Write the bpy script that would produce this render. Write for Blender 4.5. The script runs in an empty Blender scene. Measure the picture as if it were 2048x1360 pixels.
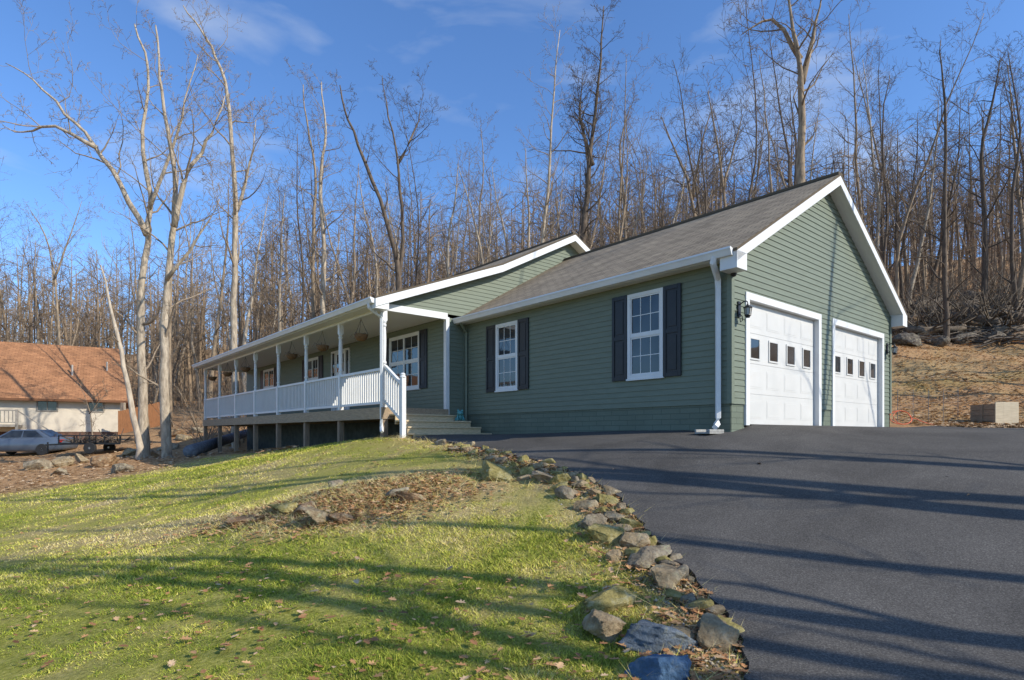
import bpy, bmesh, math, random
import numpy as np
from collections import Counter
from mathutils import Vector, Matrix, geometry
from mathutils import noise as ns
R=math.radians
rnd=random.Random(11); nr=np.random.RandomState(5)
S=bpy.context.scene; COL=S.collection
F=1180.; HZ=868.; CZ=1.6
SUNH=(.9,-.436)
def at(px,py,Y): return Vector(((px-1024)/F*Y, Y, CZ+(HZ-py)/F*Y))

# ---------------------------------------------------------------- helpers
def tag(o,label=None,cat=None,group=None,kind=None):
    if label: o['label']=label
    if cat: o['category']=cat
    if group: o['group']=group
    if kind: o['kind']=kind
    return o
def empty(name,loc=(0,0,0),rz=0):
    o=bpy.data.objects.new(name,None); COL.objects.link(o); o.location=loc; o.rotation_euler=(0,0,rz)
    o.empty_display_size=.2
    return o
def copy_tree(o,parent=None):
    c=o.copy(); COL.objects.link(c); c.parent=parent
    for ch in o.children: copy_tree(ch,c)
    return c
class MB:
    def __init__(s): s.v=[]; s.f=[]; s.uv=[]
    def face(s,pts,uv=None):
        i=len(s.v); s.v+=[tuple(p) for p in pts]; s.f.append(tuple(range(i,i+len(pts)))); s.uv.append(uv)
    def hexa(s,P):
        i=len(s.v); s.v+=[tuple(p) for p in P]
        for q in ((0,3,2,1),(4,5,6,7),(0,1,5,4),(1,2,6,5),(2,3,7,6),(3,0,4,7)):
            s.f.append(tuple(i+k for k in q)); s.uv.append(None)
    def pbox(s,pl,x0,x1,o0,o1,z0,z1):
        s.hexa([pl(x0,o0,z0),pl(x1,o0,z0),pl(x1,o1,z0),pl(x0,o1,z0),pl(x0,o0,z1),pl(x1,o0,z1),pl(x1,o1,z1),pl(x0,o1,z1)])
    def box(s,x0,x1,y0,y1,z0,z1): s.pbox(lambda x,o,z:(x,o,z),x0,x1,y0,y1,z0,z1)
    def bar(s,a,b,w,h):
        a=Vector(a); b=Vector(b); d=(b-a).normalized(); up=Vector((0,0,1)) if abs(d.z)<.95 else Vector((1,0,0))
        l=d.cross(up).normalized(); u=l.cross(d); P=[]
        for e in (-h/2,h/2):
            for p,q in ((a,-1),(b,-1),(b,1),(a,1)): P.append(p+l*q*w/2+u*e)
        s.hexa(P)
    def tube(s,pts,rad,n=8,cap=True):
        m=len(pts); base=len(s.v)
        for k in range(m):
            p=pts[k]
            a=pts[max(k-1,0)]; b=pts[min(k+1,m-1)]
            dx,dy,dz=b[0]-a[0],b[1]-a[1],b[2]-a[2]; L=math.sqrt(dx*dx+dy*dy+dz*dz) or 1e-6
            dx/=L;dy/=L;dz/=L
            if abs(dz)<.9: ux,uy,uz=-dy,dx,0.
            else: ux,uy,uz=0.,-dz,dy
            l=math.sqrt(ux*ux+uy*uy+uz*uz) or 1e-6; ux/=l;uy/=l;uz/=l
            wx,wy,wz=dy*uz-dz*uy,dz*ux-dx*uz,dx*uy-dy*ux
            r=rad[k] if hasattr(rad,'__len__') else rad
            for j in range(n):
                c=math.cos(2*math.pi*j/n)*r; t=math.sin(2*math.pi*j/n)*r
                s.v.append((p[0]+ux*c+wx*t,p[1]+uy*c+wy*t,p[2]+uz*c+wz*t))
        for k in range(m-1):
            for j in range(n):
                a=base+k*n+j; b=base+k*n+(j+1)%n
                s.f.append((a,b,b+n,a+n)); s.uv.append(None)
        if cap:
            s.f.append(tuple(base+j for j in range(n))[::-1]); s.uv.append(None)
            s.f.append(tuple(base+(m-1)*n+j for j in range(n))); s.uv.append(None)
    def lathe(s,prof,c,n=14):
        base=len(s.v)
        for r,z in prof:
            for j in range(n):
                s.v.append((c[0]+r*math.cos(2*math.pi*j/n),c[1]+r*math.sin(2*math.pi*j/n),c[2]+z))
        for k in range(len(prof)-1):
            for j in range(n):
                a=base+k*n+j; b=base+k*n+(j+1)%n
                s.f.append((a,b,b+n,a+n)); s.uv.append(None)
        s.f.append(tuple(base+j for j in range(n))[::-1]); s.uv.append(None)
        s.f.append(tuple(base+(len(prof)-1)*n+j for j in range(n))); s.uv.append(None)
    def ell(s,c,r,n=12,m=8,rot=None):
        base=len(s.v); c=Vector(c)
        for i in range(m+1):
            th=math.pi*i/m
            for j in range(n):
                ph=2*math.pi*j/n
                p=Vector((r[0]*math.sin(th)*math.cos(ph),r[1]*math.sin(th)*math.sin(ph),r[2]*math.cos(th)))
                if rot: p=rot@p
                s.v.append(tuple(c+p))
        for i in range(m):
            for j in range(n):
                a=base+i*n+j; b=base+i*n+(j+1)%n
                s.f.append((a,b,b+n,a+n)); s.uv.append(None)
    def build(s,name,mat,parent=None,smooth=False,bevel=0,recalc=True):
        me=bpy.data.meshes.new(name); me.from_pydata(s.v,[],s.f)
        if any(u is not None for u in s.uv):
            L=me.uv_layers.new(name='UVMap'); k=0
            for f,u in zip(s.f,s.uv):
                for j in range(len(f)):
                    L.data[k].uv=u[j] if u else (0,0); k+=1
        if recalc and len(s.f)<20000:
            bm=bmesh.new(); bm.from_mesh(me); bmesh.ops.recalc_face_normals(bm,faces=bm.faces); bm.to_mesh(me); bm.free()
        if smooth: me.polygons.foreach_set('use_smooth',[True]*len(me.polygons))
        me.materials.append(mat); me.update()
        o=bpy.data.objects.new(name,me); COL.objects.link(o); o.parent=parent
        if bevel:
            b=o.modifiers.new('bevel','BEVEL'); b.width=bevel; b.segments=2; b.limit_method='ANGLE'; b.angle_limit=R(40)
        return o

# ---------------------------------------------------------------- materials
def newmat(name):
    m=bpy.data.materials.new(name); m.use_nodes=True; nt=m.node_tree
    return m,nt,nt.nodes,nt.links,nt.nodes['Principled BSDF']
def ramp(N,stops):
    r=N.new('ShaderNodeValToRGB'); e=r.color_ramp.elements
    e[0].position=stops[0][0]; e[0].color=(*stops[0][1],1); e[1].position=stops[-1][0]; e[1].color=(*stops[-1][1],1)
    for p,c in stops[1:-1]:
        q=e.new(p); q.color=(*c,1)
    return r
def mk(name,c1,c2=None,scale=6,rough=.7,bump=0,bscale=60,metal=0,stretch=(1,1,1),lo=.35,hi=.65,spec=.4,coord='Object',bdist=.01):
    m,nt,N,L,b=newmat(name)
    tc=N.new('ShaderNodeTexCoord'); mp=N.new('ShaderNodeMapping'); mp.inputs['Scale'].default_value=stretch
    L.new(tc.outputs[coord],mp.inputs[0])
    n=N.new('ShaderNodeTexNoise'); n.inputs['Scale'].default_value=scale; n.inputs['Detail'].default_value=6; n.inputs['Roughness'].default_value=.62
    L.new(mp.outputs[0],n.inputs['Vector'])
    r=ramp(N,[(lo,c1),(hi,c2 or tuple(x*.85 for x in c1))]); L.new(n.outputs[0],r.inputs[0]); L.new(r.outputs[0],b.inputs['Base Color'])
    b.inputs['Roughness'].default_value=rough; b.inputs['Metallic'].default_value=metal; b.inputs['Specular IOR Level'].default_value=spec
    if bump:
        n2=N.new('ShaderNodeTexNoise'); n2.inputs['Scale'].default_value=bscale; n2.inputs['Detail'].default_value=5; L.new(mp.outputs[0],n2.inputs['Vector'])
        bp=N.new('ShaderNodeBump'); bp.inputs['Strength'].default_value=bump; bp.inputs['Distance'].default_value=bdist
        L.new(n2.outputs[0],bp.inputs['Height']); L.new(bp.outputs[0],b.inputs['Normal'])
    return m
def brickmat(name,c1,c2,cm,w,h,mort,rough=.9,bump=.5,nvar=.25):
    m,nt,N,L,b=newmat(name)
    uv=N.new('ShaderNodeTexCoord'); bt=N.new('ShaderNodeTexBrick')
    bt.inputs['Color1'].default_value=(*c1,1); bt.inputs['Color2'].default_value=(*c2,1); bt.inputs['Mortar'].default_value=(*cm,1)
    bt.inputs['Scale'].default_value=1; bt.inputs['Brick Width'].default_value=w; bt.inputs['Row Height'].default_value=h; bt.inputs['Mortar Size'].default_value=mort
    bt.inputs['Mortar Smooth'].default_value=.3
    L.new(uv.outputs['UV'],bt.inputs['Vector'])
    n=N.new('ShaderNodeTexNoise'); n.inputs['Scale'].default_value=1.1; n.inputs['Detail'].default_value=8; n.inputs['Roughness'].default_value=.75; L.new(uv.outputs['UV'],n.inputs['Vector'])
    mr=N.new('ShaderNodeMapRange'); mr.inputs[1].default_value=.3; mr.inputs[2].default_value=.7; mr.inputs[3].default_value=1-nvar; mr.inputs[4].default_value=1+nvar; L.new(n.outputs[0],mr.inputs[0])
    mx=N.new('ShaderNodeVectorMath'); mx.operation='SCALE'; L.new(bt.outputs[0],mx.inputs[0]); L.new(mr.outputs[0],mx.inputs['Scale']); L.new(mx.outputs[0],b.inputs['Base Color'])
    bp=N.new('ShaderNodeBump'); bp.invert=True; bp.inputs['Strength'].default_value=bump; bp.inputs['Distance'].default_value=.01; L.new(bt.outputs['Fac'],bp.inputs['Height']); L.new(bp.outputs[0],b.inputs['Normal'])
    b.inputs['Roughness'].default_value=rough; b.inputs['Specular IOR Level'].default_value=.2
    return m
M={}
M['siding']=mk('green_vinyl',(.158,.180,.132),(.180,.204,.152),2.5,.55,0,90,stretch=(1,1,6),spec=.2)
M['block']=brickmat('green_painted_block',(.14,.162,.12),(.158,.182,.136),(.108,.128,.096),.4,.1,.008,.7,.5,.12)
M['white']=mk('white_trim',(.72,.715,.695),(.66,.655,.64),3,.45,.0,50)
M['soffit']=mk('soffit_white',(.74,.73,.70),(.68,.67,.65),30,.6,stretch=(1,20,1))
M['door']=mk('white_door',(.62,.60,.56),(.57,.555,.52),2,.45,.0,120)
M['shingle']=brickmat('brown_grey_shingle',(.36,.28,.185),(.26,.20,.135),(.115,.09,.062),.28,.14,.01,.95,.6,.28)
M['nroof']=brickmat('brown_shingle',(.42,.20,.095),(.31,.145,.07),(.18,.085,.045),.35,.16,.012,.95,.7,.3)
M['black']=mk('black_paint',(.012,.012,.014),(.018,.018,.02),5,.45)
M['wood']=mk('weathered_wood',(.42,.31,.20),(.27,.20,.13),5,.85,.4,40,stretch=(8,1,8))
M['step']=mk('weathered_step_wood',(.70,.53,.33),(.48,.38,.23),6,.85,.3,40,stretch=(2,8,8))
M['deckw']=mk('brown_deck_post',(.32,.23,.15),(.19,.135,.095),5,.85,.4,40,stretch=(8,8,1))
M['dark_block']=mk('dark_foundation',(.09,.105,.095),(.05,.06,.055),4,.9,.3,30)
M['lumber']=mk('fresh_lumber',(.72,.59,.40),(.58,.46,.30),4,.8,.2,40,stretch=(1,1,10))
M['coir']=mk('coir_liner',(.22,.12,.05),(.12,.065,.03),25,.95,.8,60)
M['metal']=mk('dark_metal',(.03,.03,.032),(.045,.045,.045),10,.4,metal=.6)
M['galv']=mk('wire_grey',(.25,.25,.25),(.2,.2,.2),10,.4,metal=.7)
M['teal']=mk('teal_glaze',(.08,.26,.27),(.12,.34,.32),12,.25)
M['orange']=mk('orange_hose',(.75,.13,.04),(.6,.1,.03),8,.5)
M['concrete']=mk('concrete',(.36,.35,.32),(.26,.25,.23),10,.9,.3,80)
M['rubber']=mk('tyre_rubber',(.018,.018,.018),(.03,.03,.03),20,.8)
M['carpaint']=mk('silver_blue_paint',(.12,.15,.19),(.11,.135,.175),3,.25,metal=.3)
M['rim']=mk('rim_metal',(.6,.6,.6),(.5,.5,.5),10,.35,metal=.5)
M['cream']=mk('cream_wall',(.66,.57,.44),(.56,.48,.37),2,.8)
M['redlamp']=mk('red_lamp',(.35,.02,.02),(.3,.02,.02),4,.3)
M['fence']=mk('orange_brown_fence',(.54,.23,.09),(.40,.17,.065),4,.85,stretch=(12,1,1))
M['nbrick']=mk('brown_base',(.17,.09,.06),(.11,.06,.04),8,.9)
M['greyw']=mk('grey_deck_wood',(.30,.27,.23),(.2,.18,.15),5,.85)
M['green_glass']=mk('green_tinted_glass',(.03,.12,.10),(.05,.18,.15),2,.12)
M['vent']=mk('pale_vent',(.42,.38,.33),(.35,.32,.28),6,.6)
M['bark_pale']=mk('pale_bark',(.54,.44,.32),(.25,.195,.14),9,.95,.8,26,stretch=(1,1,.25),bdist=.04)
M['bark_snag']=mk('bleached_bark',(.58,.48,.36),(.34,.27,.20),9,.95,.5,26,stretch=(1,1,.25),bdist=.03)
M['bark_mid']=mk('grey_brown_bark',(.39,.29,.19),(.16,.12,.082),9,.95,.6,26,stretch=(1,1,.25),bdist=.03)
M['bark_dark']=mk('dark_bark',(.18,.132,.092),(.072,.054,.04),9,.95,.6,26,stretch=(1,1,.25),bdist=.03)
M['twig_pale']=mk('pale_twig',(.36,.27,.18),(.20,.15,.105),6,.95)
M['twig_mid']=mk('brown_twig',(.26,.188,.122),(.145,.106,.072),6,.95)
M['twig_dark']=mk('dark_twig',(.135,.10,.07),(.072,.055,.041),6,.95)
M['farwood']=mk('far_wood',(.36,.255,.16),(.175,.126,.083),.3,.95)
M['brush']=mk('grey_brush',(.27,.205,.14),(.16,.122,.086),2,.95)
M['log']=mk('grey_log',(.22,.17,.12),(.075,.058,.042),5,.95,.8,20,bdist=.03)
M['bluelog']=mk('blue_grey_log',(.20,.21,.23),(.10,.105,.12),5,.95,.8,20,bdist=.03)
M['lampglass']=mk('lamp_glass',(.45,.45,.42),(.38,.38,.36),6,.1)
def glassmat():
    m,nt,N,L,b=newmat('window_glass')
    tc=N.new('ShaderNodeTexCoord'); n=N.new('ShaderNodeTexNoise'); n.inputs['Scale'].default_value=1.3; L.new(tc.outputs['Object'],n.inputs['Vector'])
    r=ramp(N,[(.35,(.012,.015,.018)),(.7,(.05,.058,.066))]); L.new(n.outputs[0],r.inputs[0]); L.new(r.outputs[0],b.inputs['Base Color'])
    b.inputs['Roughness'].default_value=.03; b.inputs['IOR'].default_value=1.6
    n2=N.new('ShaderNodeTexNoise'); n2.inputs['Scale'].default_value=2.; L.new(tc.outputs['Object'],n2.inputs['Vector'])
    bp=N.new('ShaderNodeBump'); bp.inputs['Strength'].default_value=.05; bp.inputs['Distance'].default_value=.05; L.new(n2.outputs[0],bp.inputs['Height']); L.new(bp.outputs[0],b.inputs['Normal'])
    return m
M['glass']=glassmat()
def rockmat(name,a,c,d,lich=.6):
    m,nt,N,L,b=newmat(name)
    tc=N.new('ShaderNodeTexCoord'); n=N.new('ShaderNodeTexNoise'); n.inputs['Scale'].default_value=7; n.inputs['Detail'].default_value=9; n.inputs['Roughness'].default_value=.72; L.new(tc.outputs['Object'],n.inputs['Vector'])
    r=ramp(N,[(.3,a),(.52,c),(.72,d)]); L.new(n.outputs[0],r.inputs[0])
    n3=N.new('ShaderNodeTexNoise'); n3.inputs['Scale'].default_value=11; n3.inputs['Detail'].default_value=5; n3.inputs['Distortion'].default_value=1; L.new(tc.outputs['Object'],n3.inputs['Vector'])
    r3=ramp(N,[(.58,(0,0,0)),(.68,(lich,lich,lich))]); L.new(n3.outputs[0],r3.inputs[0])
    mx=N.new('ShaderNodeMixRGB'); L.new(r3.outputs[0],mx.inputs[0]); L.new(r.outputs[0],mx.inputs[1]); mx.inputs[2].default_value=(.44,.40,.24,1)
    L.new(mx.outputs[0],b.inputs['Base Color'])
    n2=N.new('ShaderNodeTexNoise'); n2.inputs['Scale'].default_value=18; n2.inputs['Detail'].default_value=9; n2.inputs['Roughness'].default_value=.72; L.new(tc.outputs['Object'],n2.inputs['Vector'])
    bp=N.new('ShaderNodeBump'); bp.inputs['Strength'].default_value=1; bp.inputs['Distance'].default_value=.05; L.new(n2.outputs[0],bp.inputs['Height']); L.new(bp.outputs[0],b.inputs['Normal'])
    b.inputs['Roughness'].default_value=.9; b.inputs['Specular IOR Level'].default_value=.25
    return m
M['rock_grey']=rockmat('grey_stone',(.11,.085,.055),(.29,.23,.155),(.48,.41,.30))
M['rock_tan']=rockmat('tan_stone',(.15,.10,.05),(.37,.275,.16),(.54,.45,.31))
M['rock_moss']=rockmat('mossy_stone',(.14,.115,.03),(.34,.275,.095),(.48,.42,.23))
M['rock_blue']=rockmat('blue_grey_stone',(.045,.085,.14),(.095,.175,.285),(.22,.29,.37),.2)
M['rock_slate']=rockmat('slate_stone',(.07,.085,.10),(.155,.185,.215),(.30,.32,.32),.4)
M['rock_rust']=rockmat('rust_stone',(.12,.065,.035),(.31,.19,.10),(.50,.39,.26))
M['rock_dark']=rockmat('dark_stone',(.06,.048,.035),(.15,.12,.09),(.28,.235,.18))
def asphalt():
    m,nt,N,L,b=newmat('asphalt')
    tc=N.new('ShaderNodeTexCoord')
    n=N.new('ShaderNodeTexNoise'); n.inputs['Scale'].default_value=75; n.inputs['Detail'].default_value=7; n.inputs['Roughness'].default_value=.8; L.new(tc.outputs['Object'],n.inputs['Vector'])
    r=ramp(N,[(.3,(.028,.0255,.023)),(.5,(.076,.069,.061)),(.7,(.20,.182,.16))]); L.new(n.outputs[0],r.inputs[0])
    n3=N.new('ShaderNodeTexNoise'); n3.inputs['Scale'].default_value=.7; n3.inputs['Detail'].default_value=9; n3.inputs['Roughness'].default_value=.65; n3.inputs['Distortion'].default_value=.6; L.new(tc.outputs['Object'],n3.inputs['Vector'])
    mr=N.new('ShaderNodeMapRange'); mr.inputs[1].default_value=.3; mr.inputs[2].default_value=.7; mr.inputs[3].default_value=.75; mr.inputs[4].default_value=1.35; L.new(n3.outputs[0],mr.inputs[0])
    mx=N.new('ShaderNodeVectorMath'); mx.operation='SCALE'; L.new(r.outputs[0],mx.inputs[0]); L.new(mr.outputs[0],mx.inputs['Scale']); L.new(mx.outputs[0],b.inputs['Base Color'])
    bp=N.new('ShaderNodeBump'); bp.inputs['Strength'].default_value=.5; bp.inputs['Distance'].default_value=.008; L.new(n.outputs[0],bp.inputs['Height']); L.new(bp.outputs[0],b.inputs['Normal'])
    b.inputs['Roughness'].default_value=.85; b.inputs['Specular IOR Level'].default_value=.15
    return m
M['asphalt']=asphalt()
def groundmat():
    m,nt,N,L,b=newmat('lawn_and_leaf_litter')
    tc=N.new('ShaderNodeTexCoord')
    def noise(sc,de=6,ro=.6):
        n=N.new('ShaderNodeTexNoise'); n.inputs['Scale'].default_value=sc; n.inputs['Detail'].default_value=de; n.inputs['Roughness'].default_value=ro; L.new(tc.outputs['Object'],n.inputs['Vector']); return n
    za=N.new('ShaderNodeAttribute'); za.attribute_name='zone'; sa=N.new('ShaderNodeAttribute'); sa.attribute_name='straw'
    g=ramp(N,[(.3,(.16,.165,.028)),(.5,(.31,.295,.06)),(.7,(.43,.38,.115))]); L.new(noise(30).outputs[0],g.inputs[0])
    s=ramp(N,[(.3,(.26,.175,.08)),(.5,(.46,.335,.155)),(.7,(.58,.46,.24))]); L.new(noise(45).outputs[0],s.inputs[0])
    l=ramp(N,[(.28,(.10,.055,.03)),(.42,(.32,.18,.088)),(.56,(.48,.29,.145)),(.72,(.62,.44,.26))]); L.new(noise(6,12,.85).outputs[0],l.inputs[0])
    m1=N.new('ShaderNodeMixRGB'); L.new(sa.outputs['Fac'],m1.inputs[0]); L.new(g.outputs[0],m1.inputs[1]); L.new(s.outputs[0],m1.inputs[2])
    m2=N.new('ShaderNodeMixRGB'); L.new(za.outputs['Fac'],m2.inputs[0]); L.new(m1.outputs[0],m2.inputs[1]); L.new(l.outputs[0],m2.inputs[2])
    L.new(m2.outputs[0],b.inputs['Base Color']); b.inputs['Roughness'].default_value=1; b.inputs['Specular IOR Level'].default_value=.05
    bp=N.new('ShaderNodeBump'); bp.inputs['Strength'].default_value=.7; bp.inputs['Distance'].default_value=.06; L.new(noise(25,8,.7).outputs[0],bp.inputs['Height']); L.new(bp.outputs[0],b.inputs['Normal'])
    return m
M['ground']=groundmat()
def attrmat(name,stops,attr='tint',rough=.8,trans=.0):
    m,nt,N,L,b=newmat(name)
    a=N.new('ShaderNodeAttribute'); a.attribute_name=attr; r=ramp(N,stops); L.new(a.outputs['Fac'],r.inputs[0]); L.new(r.outputs[0],b.inputs['Base Color'])
    b.inputs['Roughness'].default_value=rough; b.inputs['Specular IOR Level'].default_value=.2
    return m
M['grass']=attrmat('grass_blades',[(0,(.18,.23,.025)),(.3,(.45,.45,.06)),(.55,(.66,.56,.14)),(.8,(.68,.55,.25)),(1,(.74,.61,.34))])
M['leaf']=attrmat('dry_leaf',[(0,(.14,.065,.03)),(.4,(.36,.17,.07)),(.7,(.52,.28,.12)),(1,(.64,.43,.24))])
M['litter']=attrmat('bank_leaf',[(0,(.18,.10,.05)),(.4,(.38,.23,.115)),(.7,(.55,.37,.20)),(1,(.66,.50,.33))])
M['rubble']=attrmat('rubble',[(0,(.12,.09,.06)),(.5,(.30,.24,.165)),(1,(.48,.41,.31))])

# ---------------------------------------------------------------- terrain height field (e = height over eye level)
CP=[(0,0,-1.55),(2.5,3.5,-1.42),(-4,4,-1.72),(5,3,-1.3),(0,5,-1.25),(-1,8,-.78),(3,8,-.35),(3.4,9.6,-.04),(7,11.3,.08),(9.5,13.2,.1),
(-1,14.5,-.05),(-3,14,-.06),(-6.24,17.9,-.38),(-10.96,23.5,-.74),(-14.19,27.3,-1.05),(-11.66,19,-1.10),(-13.9,16,-1.62),(-5.8,11,-1.2),(-2.75,10,-.70),(-7.8,9,-1.75),
(-26,32,-1.27),(-20,30,-1.15),(-38,45,.0),(-28,44,.0),(-22,27,-1.35),(-14.8,20,-1.3),(-17,24,-1.05),
(1,18,-.2),(-8,27,-.5),(3,25,.3),(-22,40,.9),(-12,45,2),(0,45,4.2),(12,45,6.8),(-30,60,3.2),(-15,70,7),(10,75,13),(-50,80,6),(-15,100,12),(-80,60,2),
(0,100,17),(40,75,19),(13,18,.2),(15,19,.26),(17,20,.4),(8,6,-.5),(12,10,.02),(15.8,24,1.35),(25.2,34,4.85),(29.3,34,5.2),(21.7,33,4.9),(33.4,45,9.2),(38.7,45,9.8),(28.7,42,8.2),
(60,60,14.5),(80,90,25),(60,30,8),(30,15,1.6),(40,20,4.0),(20,11,.3),(20,0,-.6),(-20,0,-2.4),(-30,15,-2.2),(0,-20,-2.6),(30,-10,0),(100,0,6),(-100,0,-5),(-100,100,8),(0,150,28),(100,150,42),(14,28,2.2),(9,25,.9),(-60,140,18),(-140,200,26),(160,40,22),(160,200,60),(0,220,42),(-150,-60,-8),(150,-60,3)]
CP=np.array(CP,float); _c=CP[:,:2]/50.
def _U(r2): return np.where(r2>1e-12,.5*r2*np.log(np.maximum(r2,1e-12)),0.)
n_=len(CP); _K=_U(((_c[:,None]-_c[None])**2).sum(-1))+np.eye(n_)*2e-4
_P=np.hstack([np.ones((n_,1)),_c]); _A=np.zeros((n_+3,n_+3)); _A[:n_,:n_]=_K; _A[:n_,n_:]=_P; _A[n_:,:n_]=_P.T
_w=np.linalg.solve(_A,np.concatenate([CP[:,2],np.zeros(3)]))
BUMPS=[]
def GZ(X,Y):
    X=np.asarray(X,float); Y=np.asarray(Y,float); sh=X.shape; q=np.stack([X.ravel(),Y.ravel()],1)/50.
    out=np.empty(len(q))
    for i in range(0,len(q),20000):
        qq=q[i:i+20000]; k=_U(((qq[:,None]-_c[None])**2).sum(-1)); out[i:i+20000]=k@_w[:n_]+_w[n_]+qq@_w[n_+1:]
    out=(out+CZ).reshape(sh)
    for bx,by,h_,sx,sy in BUMPS: out=out+h_*np.exp(-((X-bx)/sx)**2-((Y-by)/sy)**2)
    hm=np.clip((Y-21)/4,0,1)*np.clip((X-13)/4,0,1)
    out=out+hm*(.16*np.sin(1.1*X+.7*Y)*np.sin(.9*Y-.5*X+1)+.08*np.sin(2.3*X-1.1*Y)*np.sin(1.9*Y+.8*X))
    return out
def gz(x,y): return float(GZ(np.array([x]),np.array([y]))[0])
_Ys=np.concatenate([np.linspace(2.,30,1400),np.linspace(30.05,120,900)])
def hit(px,py):
    a=(px-1024)/F; b=(HZ-py)/F; d=CZ+b*_Ys-GZ(a*_Ys,_Ys); i=np.argmax(d<0)
    if d[i]>=0: i=np.argmin(d)
    Y=_Ys[i]; return Vector((a*Y,Y,gz(a*Y,Y)))
for px,py,h_,sx,sy in ((620,1010,.10,.9,.5),(800,975,.10,.9,.55),(700,1020,.06,.7,.4)):
    p=hit(px,py); BUMPS.append((p.x,p.y,h_,sx,sy))
_dirs=[(nr.randn(2)*f,nr.rand()*6.3,a) for f,a in ((.35,1),(.5,1),(.8,.8),(1.3,.7),(2.1,.6),(3.2,.5),(5,.4),(8,.35),(.4,1),(1.7,.6))]
def patch(X,Y):
    s=0
    for d,p,a in _dirs: s=s+a*np.sin(d[0]*X+d[1]*Y+p+1.5*np.sin(.7*d[1]*X-.6*d[0]*Y))
    return s/3.0
def inpoly(X,Y,poly):
    r=np.zeros(np.shape(X),bool); j=len(poly)-1
    for i in range(len(poly)):
        xi,yi=poly[i]; xj,yj=poly[j]
        c=((yi>Y)!=(yj>Y))&(X<(xj-xi)*(Y-yi)/((yj-yi) or 1e-9)+xi); r^=c; j=i
    return r
def dline(X,Y,poly,closed=True):
    d=np.full(np.shape(X),1e9); n=len(poly)
    for i in range(n if closed else n-1):
        ax,ay=poly[i]; bx,by=poly[(i+1)%n]; dx,dy=bx-ax,by-ay; l=dx*dx+dy*dy or 1e-9
        t=np.clip(((X-ax)*dx+(Y-ay)*dy)/l,0,1); d=np.minimum(d,np.hypot(X-ax-t*dx,Y-ay-t*dy))
    return d

# house frame: local x = across the garage front, local y = away along the side wall
TH=math.atan2(.6458,.7635); KX,KY=3.675,9.9; FZ=CZ+.17
def h2w(v,u): return (KX+.7635*v-.6458*u, KY+.6458*v+.7635*u)
def w2h(x,y): return ((x-KX)*.7635+(y-KY)*.6458, -(x-KX)*.6458+(y-KY)*.7635)

# driveway outline
edge_px=[(1490,1352),(1478,1290),(1440,1215),(1375,1150),(1325,1100),(1285,1055),(1262,1020),(1225,985),(1165,955),(1090,930),(1010,908),(930,892),(870,882),(815,876)]
edge=[(.25,-9),(.75,-3),(1.0,1.0)]+[tuple(hit(*p)[:2]) for p in edge_px]
rest=[h2w(-2.35,6.6),h2w(.06,6.6),h2w(.06,.06),h2w(7.56,.06),h2w(7.6,.9),(13.,18.3),(16.4,19.0),(20,20.5),(15,9),(9.5,2),(6.5,-9)]
def resample(P,step,jit=0):
    out=[]
    for i in range(len(P)-1):
        a,b=P[i],P[i+1]; L=math.dist(a,b); k=max(1,int(L/step))
        nx,ny=-(b[1]-a[1])/(L or 1),(b[0]-a[0])/(L or 1)
        for j in range(k):
            o=rnd.uniform(-jit,jit) if j or i else 0
            out.append((a[0]+(b[0]-a[0])*j/k+nx*o,a[1]+(b[1]-a[1])*j/k+ny*o))
    return out
drive=resample(edge+[rest[0]],.09,.035)+resample(rest+[edge[0]],.4)
dpoly_c=edge+rest
def drivez(X,Y):
    Z=GZ(X,Y)+.035; v=(X-KX)*.7635+(Y-KY)*.6458; u=-(X-KX)*.6458+(Y-KY)*.7635
    w=np.clip(1+(u+.02)/1.3,0,1)*np.clip((v-.25)/.5,0,1)*np.clip((8.2-v)/.6,0,1); w=w*w*(3-2*w)
    return Z*(1-w)+(FZ-.004)*w
gx,gy=np.meshgrid(np.arange(-4,21,.3),np.arange(-9,21,.3)); gx=gx.ravel()+nr.uniform(-.05,.05,gx.size); gy=gy.ravel()+nr.uniform(-.05,.05,gy.size)
k=inpoly(gx,gy,drive)&(dline(gx,gy,drive)>.13); gx=gx[k]; gy=gy[k]
nb=len(drive); vv=[Vector(p) for p in drive]+[Vector((a,b)) for a,b in zip(gx,gy)]
cv,ce,cf,_,_,_=geometry.delaunay_2d_cdt(vv,[],[list(range(nb))],1,1e-5)
X=np.array([p[0] for p in cv]); Y=np.array([p[1] for p in cv]); Z=drivez(X,Y)
mb=MB(); mb.v=[(a,b,c) for a,b,c in zip(X,Y,Z)]; mb.f=[tuple(f) for f in cf]; mb.uv=[None]*len(cf)
DX=np.array([p[0] for p in drive]); DY=np.array([p[1] for p in drive]); DZ=drivez(DX,DY)
for i in range(nb):
    j=(i+1)%nb
    mb.face([(DX[i],DY[i],DZ[i]),(DX[j],DY[j],DZ[j]),(DX[j]-.0,DY[j],DZ[j]-.15),(DX[i],DY[i],DZ[i]-.15)])
o=mb.build('driveway',M['asphalt'],recalc=False); tag(o,kind='structure',label='dark asphalt driveway rising to the garage doors')
for p in o.data.polygons:
    p.use_smooth=True

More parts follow.
